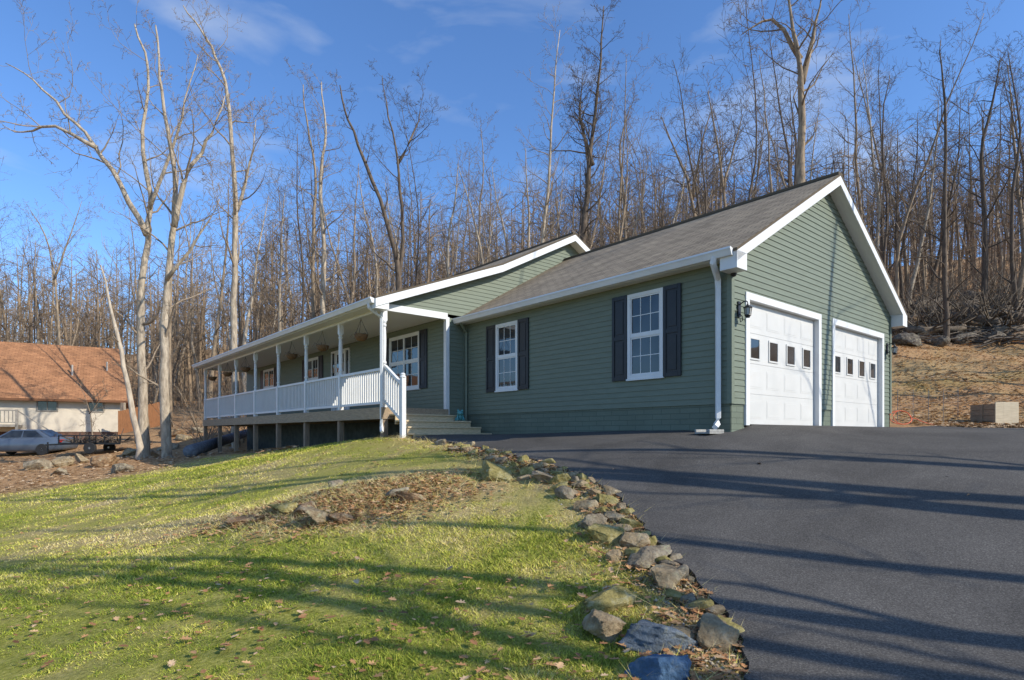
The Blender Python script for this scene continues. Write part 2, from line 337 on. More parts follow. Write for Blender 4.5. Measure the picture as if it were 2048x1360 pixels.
# lawn / litter zones
lawn=[(-45,-12),(-22,9)]+[tuple(hit(*p)[:2]) for p in ((-160,1010),(0,990),(150,968),(300,942),(390,922))]+[(-11.2,22.6),(-6.4,17.3),(-2.6,13.4),(3,9),(8,3),(8,-12)]
rock_px_lawn=[(490,1038),(575,1012),(612,1016),(645,1034),(690,1030),(790,985),(822,995)]
lr=[hit(*p) for p in rock_px_lawn]
mound=lr+[hit(*p) for p in ((720,1005),(760,970),(860,960),(640,1000),(900,985),(740,1030))]
def zone(X,Y):
    d=dline(X,Y,lawn); ins=inpoly(X,Y,lawn); sd=np.where(ins,-d,d)
    z=1/(1+np.exp(-(sd+.5*patch(X*1.5,Y*1.5))*2.2))
    hill=np.clip(1-np.hypot((X-24)/14,(Y-25)/11),0,1)
    z=z*(1-.55*np.clip(hill*2.2,0,1)*np.clip(.25+.8*patch(X*1.3,Y*1.3),0,1))
    mo=0
    for p in mound: mo=np.maximum(mo,np.exp(-(((X-p.x)/.7)**2+((Y-p.y)/.48)**2)))
    return np.maximum(z,mo*np.clip(.6+.6*patch(X*2.3,Y*2.3),0,1))
def straw(X,Y):
    s=.36+.48*patch(X*1.2,Y*1.2)+.34*patch(X*3.1+5,Y*3.1)
    de=dline(X,Y,edge,False); s=s+.75*np.exp(-(de/.45)**2)
    for p in mound: s=s+.12*np.exp(-(((X-p.x)/.9)**2+((Y-p.y)/.7)**2))
    s=s+.45*np.clip((X-14)/6,0,1)*(Y>12)
    return np.clip(s,0,1)
N=340; t=np.linspace(-1,1,N); wx=np.sign(t)*np.abs(t)**2.3*170; ty=np.linspace(-1,1,N); wy=8+np.where(ty<0,-70,215)*np.abs(ty)**2.3
GX,GY=np.meshgrid(wx,wy); GZZ=GZ(GX,GY)
near=np.exp(-((GX)**2+(GY-8)**2)/500.); GZZ=GZZ+near*.02*patch(GX*3,GY*3)+ (1-near)*.12*patch(GX*.6,GY*.6)*np.clip((np.hypot(GX,GY-8)-20)/20,0,1)
ind=inpoly(GX,GY,drive)&(dline(GX,GY,drive)>.05); GZZ=np.where(ind,GZZ-.25,GZZ)
hv=(GX-KX)*.7635+(GY-KY)*.6458; hu=-(GX-KX)*.6458+(GY-KY)*.7635
GZZ=np.where((hv>.2)&(hv<8.2)&(hu>.2)&(hu<24.6),np.minimum(GZZ,FZ-.6),GZZ)
me=bpy.data.meshes.new('ground'); idx=np.arange(N*N).reshape(N,N)
q=np.stack([idx[:-1,:-1],idx[:-1,1:],idx[1:,1:],idx[1:,:-1]],-1).reshape(-1,4)
me.from_pydata(np.stack([GX.ravel(),GY.ravel(),GZZ.ravel()],1).tolist(),[],q.tolist())
a=me.attributes.new('zone','FLOAT','POINT'); a.data.foreach_set('value',zone(GX,GY).ravel().astype(np.float32))
a=me.attributes.new('straw','FLOAT','POINT'); a.data.foreach_set('value',straw(GX,GY).ravel().astype(np.float32))
me.polygons.foreach_set('use_smooth',[True]*len(me.polygons)); me.materials.append(M['ground'])
o=bpy.data.objects.new('ground',me); COL.objects.link(o); tag(o,kind='structure',label='sloping lawn and leaf covered hillside')

# grass blades
def fast_mesh(name,V,Fc,mat,tint):
    me=bpy.data.meshes.new(name); nv=len(V); nf=len(Fc); k=Fc.shape[1]
    me.vertices.add(nv); me.vertices.foreach_set('co',V.astype(np.float32).ravel())
    me.loops.add(nf*k); me.loops.foreach_set('vertex_index',Fc.astype(np.int32).ravel())
    me.polygons.add(nf); me.polygons.foreach_set('loop_start',np.arange(0,nf*k,k,dtype=np.int32)); me.polygons.foreach_set('loop_total',np.full(nf,k,np.int32))
    me.update(calc_edges=True); me.validate()
    a=me.attributes.new('tint','FLOAT','POINT'); a.data.foreach_set('value',tint.astype(np.float32))
    me.materials.append(mat); o=bpy.data.objects.new(name,me); COL.objects.link(o); return o
def polar(n,d0,d1,a0=-45,a1=46):
    d=d0*np.exp(nr.rand(n)*math.log(d1/d0)); th=np.radians(a0+(a1-a0)*nr.rand(n)); return d*np.sin(th),d*np.cos(th),d
def blades(X,Y,h,w,lean,tint,name,mat):
    n=len(X); Z=GZ(X,Y)-.01+.02*patch(X*3,Y*3)*np.exp(-(X**2+(Y-8)**2)/500.); ph=nr.rand(n)*6.283; cx,sx=np.cos(ph),np.sin(ph); lp=nr.rand(n)*6.283; ll=lean*h
    V=np.empty((n,3,3)); V[:,0]=np.stack([X-cx*w,Y-sx*w,Z],1); V[:,1]=np.stack([X+cx*w,Y+sx*w,Z],1); V[:,2]=np.stack([X+np.cos(lp)*ll,Y+np.sin(lp)*ll,Z+h],1)
    return fast_mesh(name,V.reshape(-1,3),np.arange(3*n).reshape(n,3),mat,np.repeat(tint,3))
X,Y,D=polar(520000,2.6,24,-46,30)
ok=inpoly(X,Y,lawn)&~(inpoly(X,Y,dpoly_c)); X,Y,D=X[ok],Y[ok],D[ok]
st=straw(X,Y); zz=zone(X,Y); ok=nr.rand(len(X))>np.clip(np.clip(st-.5,0,.8)*1.2+.9*zz,0,.95); X,Y,D,st=X[ok],Y[ok],D[ok],st[ok]
h=nr.uniform(.012,.040,len(X))*(1+.7*patch(X*1.7,Y*1.7).clip(-1,1)); w=nr.uniform(.0016,.0032,len(X))*(1+D/5)
tint=np.clip(st*.75+nr.normal(0,.18,len(X))+.07,0,1)
o=blades(X,Y,h,w,nr.uniform(.3,1.8,len(X)),tint,'grass',M['grass']); tag(o,'short winter lawn of green and straw coloured grass blades','grass',kind='stuff')
# dry tufts around rocks
Xs=[];Ys=[]
for p,cnt,sp in [(q,330,.45) for q in mound]+[(hit(*q),260,.3) for q in edge_px]+[(hit(700,1000),400,.6),(hit(760,985),400,.6)]:
    Xs.append(p.x-.1+nr.normal(0,sp,cnt)); Ys.append(p.y+nr.normal(0,sp*.8,cnt))
X=np.concatenate(Xs);Y=np.concatenate(Ys); ok=~inpoly(X,Y,dpoly_c); X,Y=X[ok],Y[ok]
o=blades(X,Y,nr.uniform(.03,.14,len(X)),np.full(len(X),.0035),nr.uniform(.5,2.2,len(X)),np.clip(nr.normal(.78,.14,len(X)),0,1),'dry_grass',M['grass']); tag(o,'long dead straw grass tufts around the lawn stones','dry grass',kind='stuff')

# fallen leaves
star=[(0,-.55),(.12,-.3),(.34,-.28),(.2,-.05),(.42,.12),(.18,.2),(.2,.42),(0,.6)]
def leaves(X,Y,size,zoff,name,mat):
    V=[];Fc=[];T=[]
    Z=GZ(X,Y)+zoff
    for x,y,z,s in zip(X,Y,Z,size):
        a=rnd.uniform(0,6.28); ca,sa=math.cos(a),math.sin(a); f=rnd.uniform(.1,.7); tx=rnd.uniform(-.5,.5); ty_=rnd.uniform(-.5,.5); tt=min(1,max(0,rnd.gauss(.55,.25)))
        for sg in (1,-1):
            b=len(V)
            for p,q in star:
                p*=sg; lz=abs(p)*f+tx*p*.5+ty_*q*.5+.25+.5*q*q*f; V.append((x+s*(p*ca-q*sa),y+s*(p*sa+q*ca),z+s*lz)); T.append(tt)
            Fc.append([b+i for i in range(8)])
    return fast_mesh(name,np.array(V),np.array(Fc),mat,np.array(T))
X1,Y1,_=polar(3000,2.7,16,-45,30); ok=inpoly(X1,Y1,lawn)&~inpoly(X1,Y1,dpoly_c)&(patch(X1*2+3,Y1*2)>-.25); X1,Y1=X1[ok],Y1[ok]
ee=np.array(resample(edge[2:15],.03)); nn=nr.randint(0,len(ee),3000); X2=ee[nn,0]-np.abs(nr.normal(0,.3,3000))-.02; Y2=ee[nn,1]+nr.normal(0,.14,3000)
X3,Y3=[],[]
for p in mound: X3+=list(p.x+nr.normal(0,.5,300)); Y3+=list(p.y+nr.normal(0,.36,300))
X=np.concatenate([X1,X2,X3]);Y=np.concatenate([Y1,Y2,Y3]); ok=~inpoly(X,Y,dpoly_c); X,Y=X[ok],Y[ok]
X=np.concatenate([X,nr.uniform(1.2,5,14)]); Y=np.concatenate([Y,nr.uniform(4,9,14)])
o=leaves(X,Y,nr.uniform(.03,.085,len(X))*np.where(nr.rand(len(X))<.4,.7,1),.014,'fallen_leaves',M['leaf']); tag(o,'brown curled oak leaves scattered over the lawn','leaves',kind='stuff')
X4,Y4,_=polar(6500,14,45,-46,-20); ok=zone(X4,Y4)>.4; X4,Y4=X4[ok],Y4[ok]
X5,Y5,_=polar(11000,20,55,33,46); ok=(X5>13); X4=np.concatenate([X4,X5[ok]]); Y4=np.concatenate([Y4,Y5[ok]])
o=leaves(X4,Y4,nr.uniform(.06,.17,len(X4)),.02,'leaf_litter',M['litter']); tag(o,'orange brown leaf litter on the banks beside the porch and garage','leaf litter',kind='stuff')

# ---------------------------------------------------------------- house
H=empty('green_house',(KX,KY,FZ),TH)
tag(H,'green sided ranch house with white porch and two car garage wing','house')
W=7.62; GU=7.63; RID=3.81; EO=.3; RS=.27; EZ=2.85; RZ=5.2
MV0=-.59; PV=-2.39; MU1=24.83; BAY=(MU1-GU)/7
prof=[(-2.78,3.03),(1.046,4.51),(3.9,5.96),(8.7,3.52)]
plG=lambda x,o,z:(x,-o,z); plL=lambda x,o,z:(-o,x,z); plM=lambda x,o,z:(MV0-o,x,z); plE=lambda x,o,z:(x,GU-o,z); plB=lambda x,o,z:(W+o,x,z); plF=lambda x,o,z:(x,MU1+o,z)
def siding(pl,xl,xr,z0,z1,opens=(),expo=.105,d=.013):
    mb=MB(); fx=(lambda f:f if callable(f) else (lambda z:f)); xl=fx(xl); xr=fx(xr)
    z=z0
    while z<z1-1e-4:
        zt=min(z+expo,z1); br=sorted({z,zt}|{q for o in opens for q in (o[2],o[3]) if z<q<zt})
        for a,b in zip(br,br[1:]):
            m=(a+b)/2; segs=[[(xl(a),xl(b)),(xr(a),xr(b))]]
            for o in sorted(opens):
                if o[2]<m<o[3]:
                    l,r=segs.pop(); segs+=[[l,(o[0],o[0])],[(o[1],o[1]),r]]
            oa=d*(1-(a-z)/expo); ob=d*(1-(b-z)/expo)
            for l,r in segs:
                if r[0]-l[0]<.005: continue
                mb.face([pl(l[0],oa,a),pl(r[0],oa,a),pl(r[1],ob,b),pl(l[1],ob,b)])
                if a==z: mb.face([pl(l[0],0,a),pl(r[0],0,a),pl(r[0],oa,a),pl(l[0],oa,a)])
        z+=expo
    return mb
D1=(.45,3.51); D2=(4.07,7.13); DT=2.29
gop=[(D1[0]+.02,D1[1]-.02,-1,DT-.02),(D2[0]+.02,D2[1]-.02,-1,DT-.02)]
gs=(RZ-EZ)/(RID+EO)
gxl=lambda z:max(0,(z-(EZ-.14))/gs-EO); gxr=lambda z:W-gxl(z)
siding(plG,gxl,gxr,.34,RZ-.15,gop).build('wall',M['siding'],H,recalc=False)['label']='sunlit garage gable wall in green lap siding'
WIN=[(1.335,2.16),(5.45,6.28)]
siding(plL,0,GU,.34,2.78,[(a,b,.9,2.54) for a,b in WIN]).build('wall',M['siding'],H,recalc=False)['label']='shaded garage side wall in green lap siding'
siding(plB,0,GU+1,.34,2.78).build('wall',M['siding'],H,recalc=False)
pw=[(GU+1.3,GU+3.0,1.1,2.68),(GU+5.72,GU+7.2,.47,2.72),(GU+8.35,GU+9.55,1.1,2.68),(GU+13.2,GU+14.6,1.1,2.68)]
siding(plM,GU,MU1,.34,2.9,pw).build('wall',M['siding'],H,recalc=False)['label']='porch wall in green lap siding'
siding(plE,MV0,.02,.34,2.86).build('wall',M['siding'],H,recalc=False)
def exl(z):
    for (a,za),(b,zb) in zip(prof[:2],prof[1:3]):
        if za-.13<=z<=zb-.13: return a+(b-a)*(z-za+.13)/(zb-za)
    return -2.45 if z<3 else 3.9
def exr(z): return 8.39 if z<3.7 else 3.9+(5.96-.13-z)/(5.96-3.52)*4.8
siding(plE,lambda z:max(exl(z),-2.45),exr,2.95,5.82).build('wall',M['siding'],H,recalc=False)['label']='green gable wall of the main house above the porch end'
siding(plF,lambda z:max(exl(z),-2.45) if z>2.95 else MV0,exr,.34,5.82).build('wall',M['siding'],H,recalc=False)
siding(lambda x,o,z:(8.39+o,x,z),GU,MU1,.34,3.6).build('wall',M['siding'],H,recalc=False)
# foundation
mb=MB()
def fnd(pl,x0,x1,z0=-.75,z1=.345,o=-.012):
    mb.face([pl(x0,o,z0),pl(x1,o,z0),pl(x1,o,z1),pl(x0,o,z1)],[(x0,z0),(x1,z0),(x1,z1),(x0,z1)])
fnd(plG,0,D1[0]+.01);fnd(plG,D1[1]-.01,D2[0]+.01);fnd(plG,D2[1]-.01,W);fnd(plL,0.0,GU);fnd(plB,0,GU);fnd(plE,MV0,0)
mb.build('foundation',M['block'],H,recalc=False)
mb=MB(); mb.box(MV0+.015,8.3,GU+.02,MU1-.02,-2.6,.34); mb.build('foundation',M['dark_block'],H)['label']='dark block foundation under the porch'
# corner trim
for b_ in ((-.03,.06,-.03,.06,.34,2.78),(W-.06,W+.03,-.03,.06,.34,2.78),(-.06,.0,GU-.06,GU-.0,-.1,2.75)):
    mb=MB(); mb.box(*b_); mb.build('corner_trim',M['siding'],H)
mb=MB(); mb.box(MV0-.05,MV0+.05,GU-.06,GU+.06,.3,2.86); mb.build('corner_trim',M['white'],H)['label']='white corner trim at the porch end'

# roofs
def slab(mb,P0,P1,y0,y1,th=.05,uo=0):
    (a,za),(b,zb)=P0,P1; L=math.hypot(b-a,zb-za)
    mb.face([(a,y0,za),(a,y1,za),(b,y1,zb),(b,y0,zb)],[(y0,uo),(y1,uo),(y1,uo+L),(y0,uo+L)])
    mb.face([(a,y0,za-th),(b,y0,zb-th),(b,y1,zb-th),(a,y1,za-th)])
    mb.face([(a,y0,za),(b,y0,zb),(b,y0,zb-th),(a,y0,za-th)]); mb.face([(a,y1,za),(a,y1,za-th),(b,y1,zb-th),(b,y1,zb)])
    mb.face([(a,y0,za),(a,y0,za-th),(a,y1,za-th),(a,y1,za)])
mb=MB(); slab(mb,(-EO-.03,EZ-.02),(RID,RZ),-RS-.02,GU+4.5); slab(mb,(W+EO+.03,EZ-.02),(RID,RZ),-RS-.02,GU+4.5)
mb.box(RID-.10,RID+.10,-RS-.01,GU+.6,RZ-.045,RZ+.012)
mb.build('roof',M['shingle'],H,recalc=False)['label']='brown grey shingle roof of the garage wing'
mb=MB(); y0,y1=GU-.32,MU1+.32
for i,(a,b) in enumerate(zip(prof,prof[1:])): slab(mb,a,b,y0,y1,uo=i*5)
mb.box(3.8,4.0,y0,y1,5.92,5.975)
mb.build('roof',M['shingle'],H,recalc=False)['label']='brown grey shingle roof of the main house and porch'
# rake trim
def rake(mb,P0,P1,y,d=.19,t=.035,gap=.052):
    (a,za),(b,zb)=P0,P1
    mb.hexa([(a,y-t,za-gap-d),(b,y-t,zb-gap-d),(b,y,zb-gap-d),(a,y,za-gap-d),(a,y-t,za-gap),(b,y-t,zb-gap),(b,y,zb-gap),(a,y,za-gap)])
def soff(mb,P0,P1,ya,yb,gap=.21):
    (a,za),(b,zb)=P0,P1; mb.face([(a,ya,za-gap),(b,ya,zb-gap),(b,yb,zb-gap),(a,yb,za-gap)])
mb=MB(); rake(mb,(-EO-.02,EZ),(RID,RZ),-RS+.02); rake(mb,(RID,RZ),(W+EO+.02,EZ),-RS+.021)
mb.box(-EO-.02,.0,-RS-.015,0.02,EZ-.34,EZ-.05); mb.box(W,W+EO+.02,-RS-.015,.02,EZ-.34,EZ-.05)
mb.build('rake_trim',M['white'],H,bevel=.006)
mb=MB(); soff(mb,(-EO,EZ),(RID,RZ),-RS,.02); soff(mb,(RID,RZ),(W+EO,EZ),-RS,.02); mb.face([(-EO,-RS+.3,2.735),(0.03,-RS+.3,2.735),(0.03,GU,2.735),(-EO,GU,2.735)]); mb.build('soffit',M['soffit'],H,recalc=False)
mb=MB(); yy=GU-.30
for i in range(3): rake(mb,prof[i],prof[i+1],yy+.001*i)
mb.box(-2.78,-2.42,GU-.31,GU-.0,2.76,2.98)
mb.build('rake_trim',M['white'],H,bevel=.006)
mb=MB()
for i in range(3): rake(mb,prof[i],prof[i+1],MU1+.31+.001*i)
mb.build('rake_trim',M['white'],H,bevel=.006)
mb=MB()
for i in range(3): soff(mb,prof[i],prof[i+1],GU-.3,GU+.02,.2)
mb.build('soffit',M['soffit'],H,recalc=False)
def gutter(vx,y0,y1,zt):
    mb=MB(); p=[(0,-.03),(-.115,-.0),(-.125,-.03),(-.105,-.06),(-.075,-.13),(0,-.135)]
    for (a,za),(b,zb) in zip(p,p[1:]):
        mb.face([(vx+a,y0,zt+za),(vx+b,y0,zt+zb),(vx+b,y1,zt+zb),(vx+a,y1,zt+za)])
    for y in (y0,y1): mb.face([(vx+a,y,zt+za) for a,za in p])
    return mb.build('gutter',M['white'],H,recalc=False)
gutter(-EO-.0,-RS+.05,GU-.02,EZ-.0)
gutter(W+EO+.12,-RS+.05,GU,EZ)
gutter(-2.78,GU-.29,MU1+.3,3.01)
mb=MB(); mb.box(-EO,-EO+.03,-RS+.04,GU,EZ-.14,EZ-.06); mb.build('fascia',M['white'],H)
mb=MB(); mb.box(-2.775,-2.74,GU-.28,MU1+.3,2.86,2.97); mb.build('fascia',M['white'],H)
def dspout(pts,w=.042):
    mb=MB(); mb.tube(pts,w*1.35,4); return mb.build('downspout',M['white'],H,bevel=.008)
dspout([(-.36,.10,2.75),(-.36,.12,2.66),(-.07,.20,2.45),(-.065,.2,2.3),(-.065,.2,.1),(-.10,.19,.0),(-.26,.14,-.06)])
dspout([(-2.84,GU-.1,2.9),(-2.84,GU-.1,2.8),(PV-.09,GU-.05,2.6),(PV-.09,GU-.05,.2),(PV-.09,GU-.05,.0),(PV-.16,GU-.2,-.12)],w=.036)
dspout([(-.33,GU-.25,2.72),(-.06,GU-.14,2.5),(-.06,GU-.14,0)],w=.03).data.materials[0]=M['siding']
# windows and shutters
def window(pl,x0,x1,z0,z1,cols=3,units=1,sill=True):
    f=MB(); T=.065
    f.pbox(pl,x0,x1,0,.04,z1-T,z1); f.pbox(pl,x0,x1,0,.04,z0,z0+T); f.pbox(pl,x0,x0+T,0,.039,z0+T,z1-T); f.pbox(pl,x1-T,x1,0,.039,z0+T,z1-T)
    wu=(x1-x0-2*T)/units
    for k in range(units):
        a=x0+T+k*wu; b=a+wu
        if k: f.pbox(pl,a-.03,a+.03,0,.036,z0+T,z1-T)
        zm=(z0+z1)/2; f.pbox(pl,a,b,.0,.03,zm-.025,zm+.025)
        for lo,hi,oo in ((z0+T,zm-.025,.018),(zm+.025,z1-T,.026)):
            f.pbox(pl,a,a+.028,0,oo,lo,hi); f.pbox(pl,b-.028,b,0,oo,lo,hi); f.pbox(pl,a+.028,b-.028,0,oo,lo,lo+.03); f.pbox(pl,a+.028,b-.028,0,oo,hi-.03,hi)
            for c in range(1,cols):
                x=a+(b-a)*c/cols; f.pbox(pl,x-.007,x+.007,0,.010,lo+.03,hi-.03)
            zq=(lo+hi)/2; f.pbox(pl,a+.028,b-.028,0,.0105,zq-.007,zq+.007)
    w=f.build('window',M['white'],H)
    g=MB(); g.face([pl(x0+.03,.004,z0+.03),pl(x1-.03,.004,z0+.03),pl(x1-.03,.004,z1-.03),pl(x0+.03,.004,z1-.03)]); g.build('pane',M['glass'],w)
    if sill:
        s=MB(); s.pbox(pl,x0-.02,x1+.02,0,.055,z0-.035,z0-.001); s.build('sill',M['white'],w)
    return w
def shutter(pl,x0,x1,z0,z1):
    s=MB(); s.pbox(pl,x0,x1,.012,.03,z0,z1)
    b=.06; zm=z0+(z1-z0)*.5
    s.pbox(pl,x0,x0+b,.03,.045,z0,z1); s.pbox(pl,x1-b,x1,.03,.045,z0,z1)
    for a,c in ((z0,z0+.08),(zm-.04,zm+.04),(z1-.08,z1)): s.pbox(pl,x0+b,x1-b,.03,.045,a,c)
    for a,c in ((z0+.12,zm-.08),(zm+.08,z1-.12)): s.pbox(pl,x0+b+.035,x1-b-.035,.03,.04,a,c)
    return s.build('shutter',M['black'],H,bevel=.004)
for a,b in WIN:
    window(plL,a,b,.9,2.54); shutter(plL,a-.385,a-.01,.88,2.55); shutter(plL,b+.01,b+.385,.88,2.55)
for (a,b,z0,z1),u in ((pw[0],2),(pw[2],2),(pw[3],2)):
    window(plM,a,b,z0,z1,2,u)
    shutter(plM,a-.39,a-.01,z0-.02,z1+.01); shutter(plM,b+.01,b+.39,z0-.02,z1+.01)
# front door with sidelights
a,b,z0,z1=pw[1]; f=MB()
for x in (a,a+.30,b-.36,b-.06): f.pbox(plM,x,x+.06,0,.045,z0,z1)
f.pbox(plM,a,b,0,.046,z1-.07,z1); f.pbox(plM,a+.06,b-.06,0,.02,z0,z0+.35)
f.pbox(plM,a+.36,b-.36,0,.025,z0+.35,z1-.07); dr=f.build('front_door',M['white'],H)
for x in (a+.08,b-.28):
    g=MB(); g.pbox(plM,x,x+.2,.0,.021,z0+.4,z1-.12); g.build('pane',M['glass'],dr)
g=MB(); g.pbox(plM,a+.47,b-.47,.02,.03,z0+1.5,z1-.15); g.build('pane',M['glass'],dr)
g=MB(); g.ell((MV0-.06,a+.42,z0+1.0),(.03,.03,.03)); g.build('door_handle',M['metal'],dr,True)
# garage doors
for (a,b) in (D1,D2):
    f=MB(); T=.125
    for x0,x1 in ((a,a+T),(b-T,b)): f.pbox(plG,x0,x1,-.13,.03,-.02,DT-T)
    f.pbox(plG,a,b,-.13,.031,DT-T,DT)
    g=MB(); x0,x1=a+T+.005,b-T-.005; zt=DT-T; sh=zt/4
    for r in range(4):
        za=r*sh+.003; zb=(r+1)*sh-.003; g.pbox(plG,x0,x1,-.12,-.075,za,zb)
        for c in range(4):
            w_=(x1-x0)/4; xa=x0+c*w_+.09; xb=x0+(c+1)*w_-.09
            if r==2: continue
            g.pbox(plG,xa,xb,-.075,-.0725,za+.10,zb-.10); g.pbox(plG,xa+.03,xb-.03,-.0725,-.070,za+.13,zb-.13)
    g.pbox(plG,x0,x1,-.13,-.122,0,zt)
    for r in range(1,4): g.pbox(plG,x0,x1,-.118,-.082,r*sh-.006,r*sh+.006)
    d=g.build('garage_door',M['door'],H,bevel=.002)
    f.build('door_frame',M['white'],d,bevel=.004)
    for c in range(4):
        w_=(x1-x0)/4; xm=x0+(c+.5)*w_
        p=MB(); p.pbox(plG,xm-.155,xm+.155,-.08,-.066,2*sh+.10,3*sh-.10); q_=p.build('pane',M['glass'],d)
        wf=MB()
        for e in ((xm-.185,xm-.155,2*sh+.07,3*sh-.07),(xm+.155,xm+.185,2*sh+.07,3*sh-.07),(xm-.155,xm+.155,2*sh+.07,2*sh+.10),(xm-.155,xm+.155,3*sh-.10,3*sh-.07)):
            wf.pbox(plG,e[0],e[1],-.076,-.058,e[2],e[3])
        wf.build('window_trim',M['door'],d)
# coach lamps
for v in (.22,7.36):
    k_=.78; z_=1.95
    m=MB(); m.pbox(plG,v-.04,v+.04,.01,.035,z_-.13,z_+.13)
    pts=[(v,-.03-.15*math.sin(t_),z_+.07+.05*math.sin(2*t_)) for t_ in np.linspace(0,math.pi/2,8)]
    m.tube(pts,.010,6); m.tube([(v,-.03,z_-.08),(v,-.08,z_-.13),(v,-.085,z_-.2),(v,-.05,z_-.22),(v,-.04,z_-.17)],.008,6)
    lx,ly,lz=v,-.18,z_-.09
    m.lathe([(r*k_,q*k_) for r,q in [(.02,.20),(.03,.17),(.09,.13),(.10,.115),(.085,.11)]],(lx,ly,lz),8)
    m.lathe([(r*k_,q*k_) for r,q in [(.04,-.1),(.055,-.06),(.075,-.05),(.07,-.035)]],(lx,ly,lz),8)
    for j in range(6):
        t_=j*math.pi/3; m.tube([(lx+.062*k_*math.cos(t_),ly+.062*k_*math.sin(t_),lz-.04*k_),(lx+.08*k_*math.cos(t_),ly+.08*k_*math.sin(t_),lz+.115*k_)],.005,4)
    o=m.build('wall_lamp',M['black'],H)
    m=MB(); m.lathe([(.056*k_,-.035*k_),(.075*k_,.11*k_)],(lx,ly,lz),6); m.build('lamp_glass',M['lampglass'],o)
m=MB(); m.ell((-.02,.10-.16,2.50),(.05,.05,.05)); m.box(-.05,.02,-.05,.0,2.52,2.6); m.build('security_camera',M['black'],H)
# porch
m=MB()
nb_=17; bw=(PV-.12-MV0)/nb_
for i in range(nb_): m.box(MV0+bw*(i+1)+.004,MV0+bw*i-.002,GU-.1,MU1,.435,.47)
m.build('porch_deck',M['wood'],H)
m=MB(); m.box(PV-.115,PV-.075,GU-.1,MU1,.19,.434); m.box(PV-.07,MV0,GU-.1,GU-.06,.19,.434); m.box(PV-.07,MV0,MU1-.06,MU1,.19,.434)
for i in range(36):
    y=GU+.3+i*.47
    m.box(PV-.07,MV0,y,y+.04,.2,.43)
m.build('rim_board',M['wood'],H)
m=MB(); m.box(PV-.06,PV+.06,GU-.06,MU1+.06,2.80,2.97); m.box(PV+.06,MV0,GU-.055,GU+.05,2.80,2.965); m.box(PV+.06,MV0,MU1-.05,MU1+.055,2.80,2.965); m.build('porch_beam',M['white'],H)
m=MB(); m.box(-2.74,MV0,GU+.06,MU1+.04,2.86,2.875); m.build('porch_ceiling',M['soffit'],H)
def post_prof():
    return [(.068,.0),(.068,.04),(.05,.05),(.045,.10),(.062,.13),(.062,.16),(.045,.19),(.052,.45),(.056,.7),(.05,.9),(.042,1.0),(.06,1.03),(.06,1.06),(.045,1.08),(.066,1.13),(.066,1.17)]
for i in range(8):
    y=GU+i*BAY; m=MB()
    m.box(PV-.06,PV+.06,y-.06,y+.06,.47,1.40); m.lathe([(r,z) for r,z in post_prof()],(PV,y,1.40),12); m.box(PV-.06,PV+.06,y-.06,y+.06,2.55,2.80)
    m.build('porch_post',M['white'],H)
    x_,y_=h2w(PV,y); g=gz(x_,y_)-FZ
    m=MB(); m.box(PV-.065,PV+.07,y-.07,y+.07,g-.3,.19); m.build('deck_post',M['deckw'],H)
    if i<7:
        m=MB(); a,b=y+.062,y+BAY-.062
        m.box(PV-.035,PV+.035,a,b,1.37,1.43); m.box(PV-.025,PV+.025,a,b,.56,.62)
        n=19
        for j in range(n):
            yy=a+(b-a)*(j+.5)/n; m.box(PV-.018,PV+.018,yy-.018,yy+.018,.62,1.37)
        m.build('railing',M['white'],H)
m=MB(); a,b=PV+.062,MV0; y=MU1
m.box(a,b,y-.03,y+.03,1.37,1.43); m.box(a,b,y-.025,y+.025,.56,.62)
for j in range(13): yy=a+(b-a)*(j+.5)/13; m.box(yy-.018,yy+.018,y-.018,y+.018,.62,1.37)
m.build('railing',M['white'],H)
# stairs
SY=GU-.1; NT=4; ris=.155; tr=.28
for k_ in range(1,NT+1):
    m=MB(); z=.47-ris*k_; y1=SY-tr*(k_-1)+.02; y0=SY-tr*k_-.02
    x1=MV0+.08+.11*k_
    m.box(PV+.1,x1,y0,(y0+y1)/2-.004,z-.04,z); m.box(PV+.1,x1,(y0+y1)/2+.004,y1,z-.04,z); m.box(PV+.1,x1,y0+.03,y0+.055,z-ris-.1,z-.04)
    m.build('stair_tread',M['step'],H,bevel=.006)
ny=SY-.80
m=MB(); m.box(PV-.055,PV+.055,ny-.055,ny+.055,-.3,1.12); m.lathe([(.075,0),(.075,.02),(.05,.05),(.06,.08),(.03,.11)],(PV,ny,1.12),10); m.build('newel_post',M['white'],H,bevel=.006)
m=MB(); m.bar((PV,GU-.06,1.46),(PV,ny+.05,.98),.07,.06); m.bar((PV,GU-.06,.62),(PV,ny+.05,.14),.05,.06)
for j in range(7):
    t_=(j+.7)/7.4; y=GU-.06+(ny+.05-GU+.06)*t_; m.box(PV-.018,PV+.018,y-.018,y+.018,.62-.48*t_,1.45-.48*t_)
m.build('stair_railing',M['white'],H)

# ---------------------------------------------------------------- things round the house
def basket():
    t=empty('hanging_basket')
    m=MB(); pr=[(.02,-.17),(.10,-.15),(.165,-.08),(.185,0),(.17,.0),(.14,-.06),(.02,-.08)]; m.lathe(pr,(0,0,-.42),14); m.build('basket_bowl',M['coir'],t,True)
    for j in range(3):
        a=j*2.094; m=MB(); m.tube([(.18*math.cos(a),.18*math.sin(a),-.42),(.0,.0,-.03),(0,0,.02)],.005,4); m.build('chain',M['metal'],t)
    m=MB()
    for j in range(14):
        a=rnd.uniform(0,6.28); l=rnd.uniform(.1,.24); m.tube([(0,0,-.47),(l*math.cos(a),l*math.sin(a),-.40+rnd.uniform(-.03,.06)),(l*1.3*math.cos(a),l*1.3*math.sin(a),-.46-rnd.uniform(0,.1))],.006,3)
    m.build('dry_stem',M['twig_mid'],t)
    return t
bk=None
names=['first','second','third','fourth','fifth','sixth']
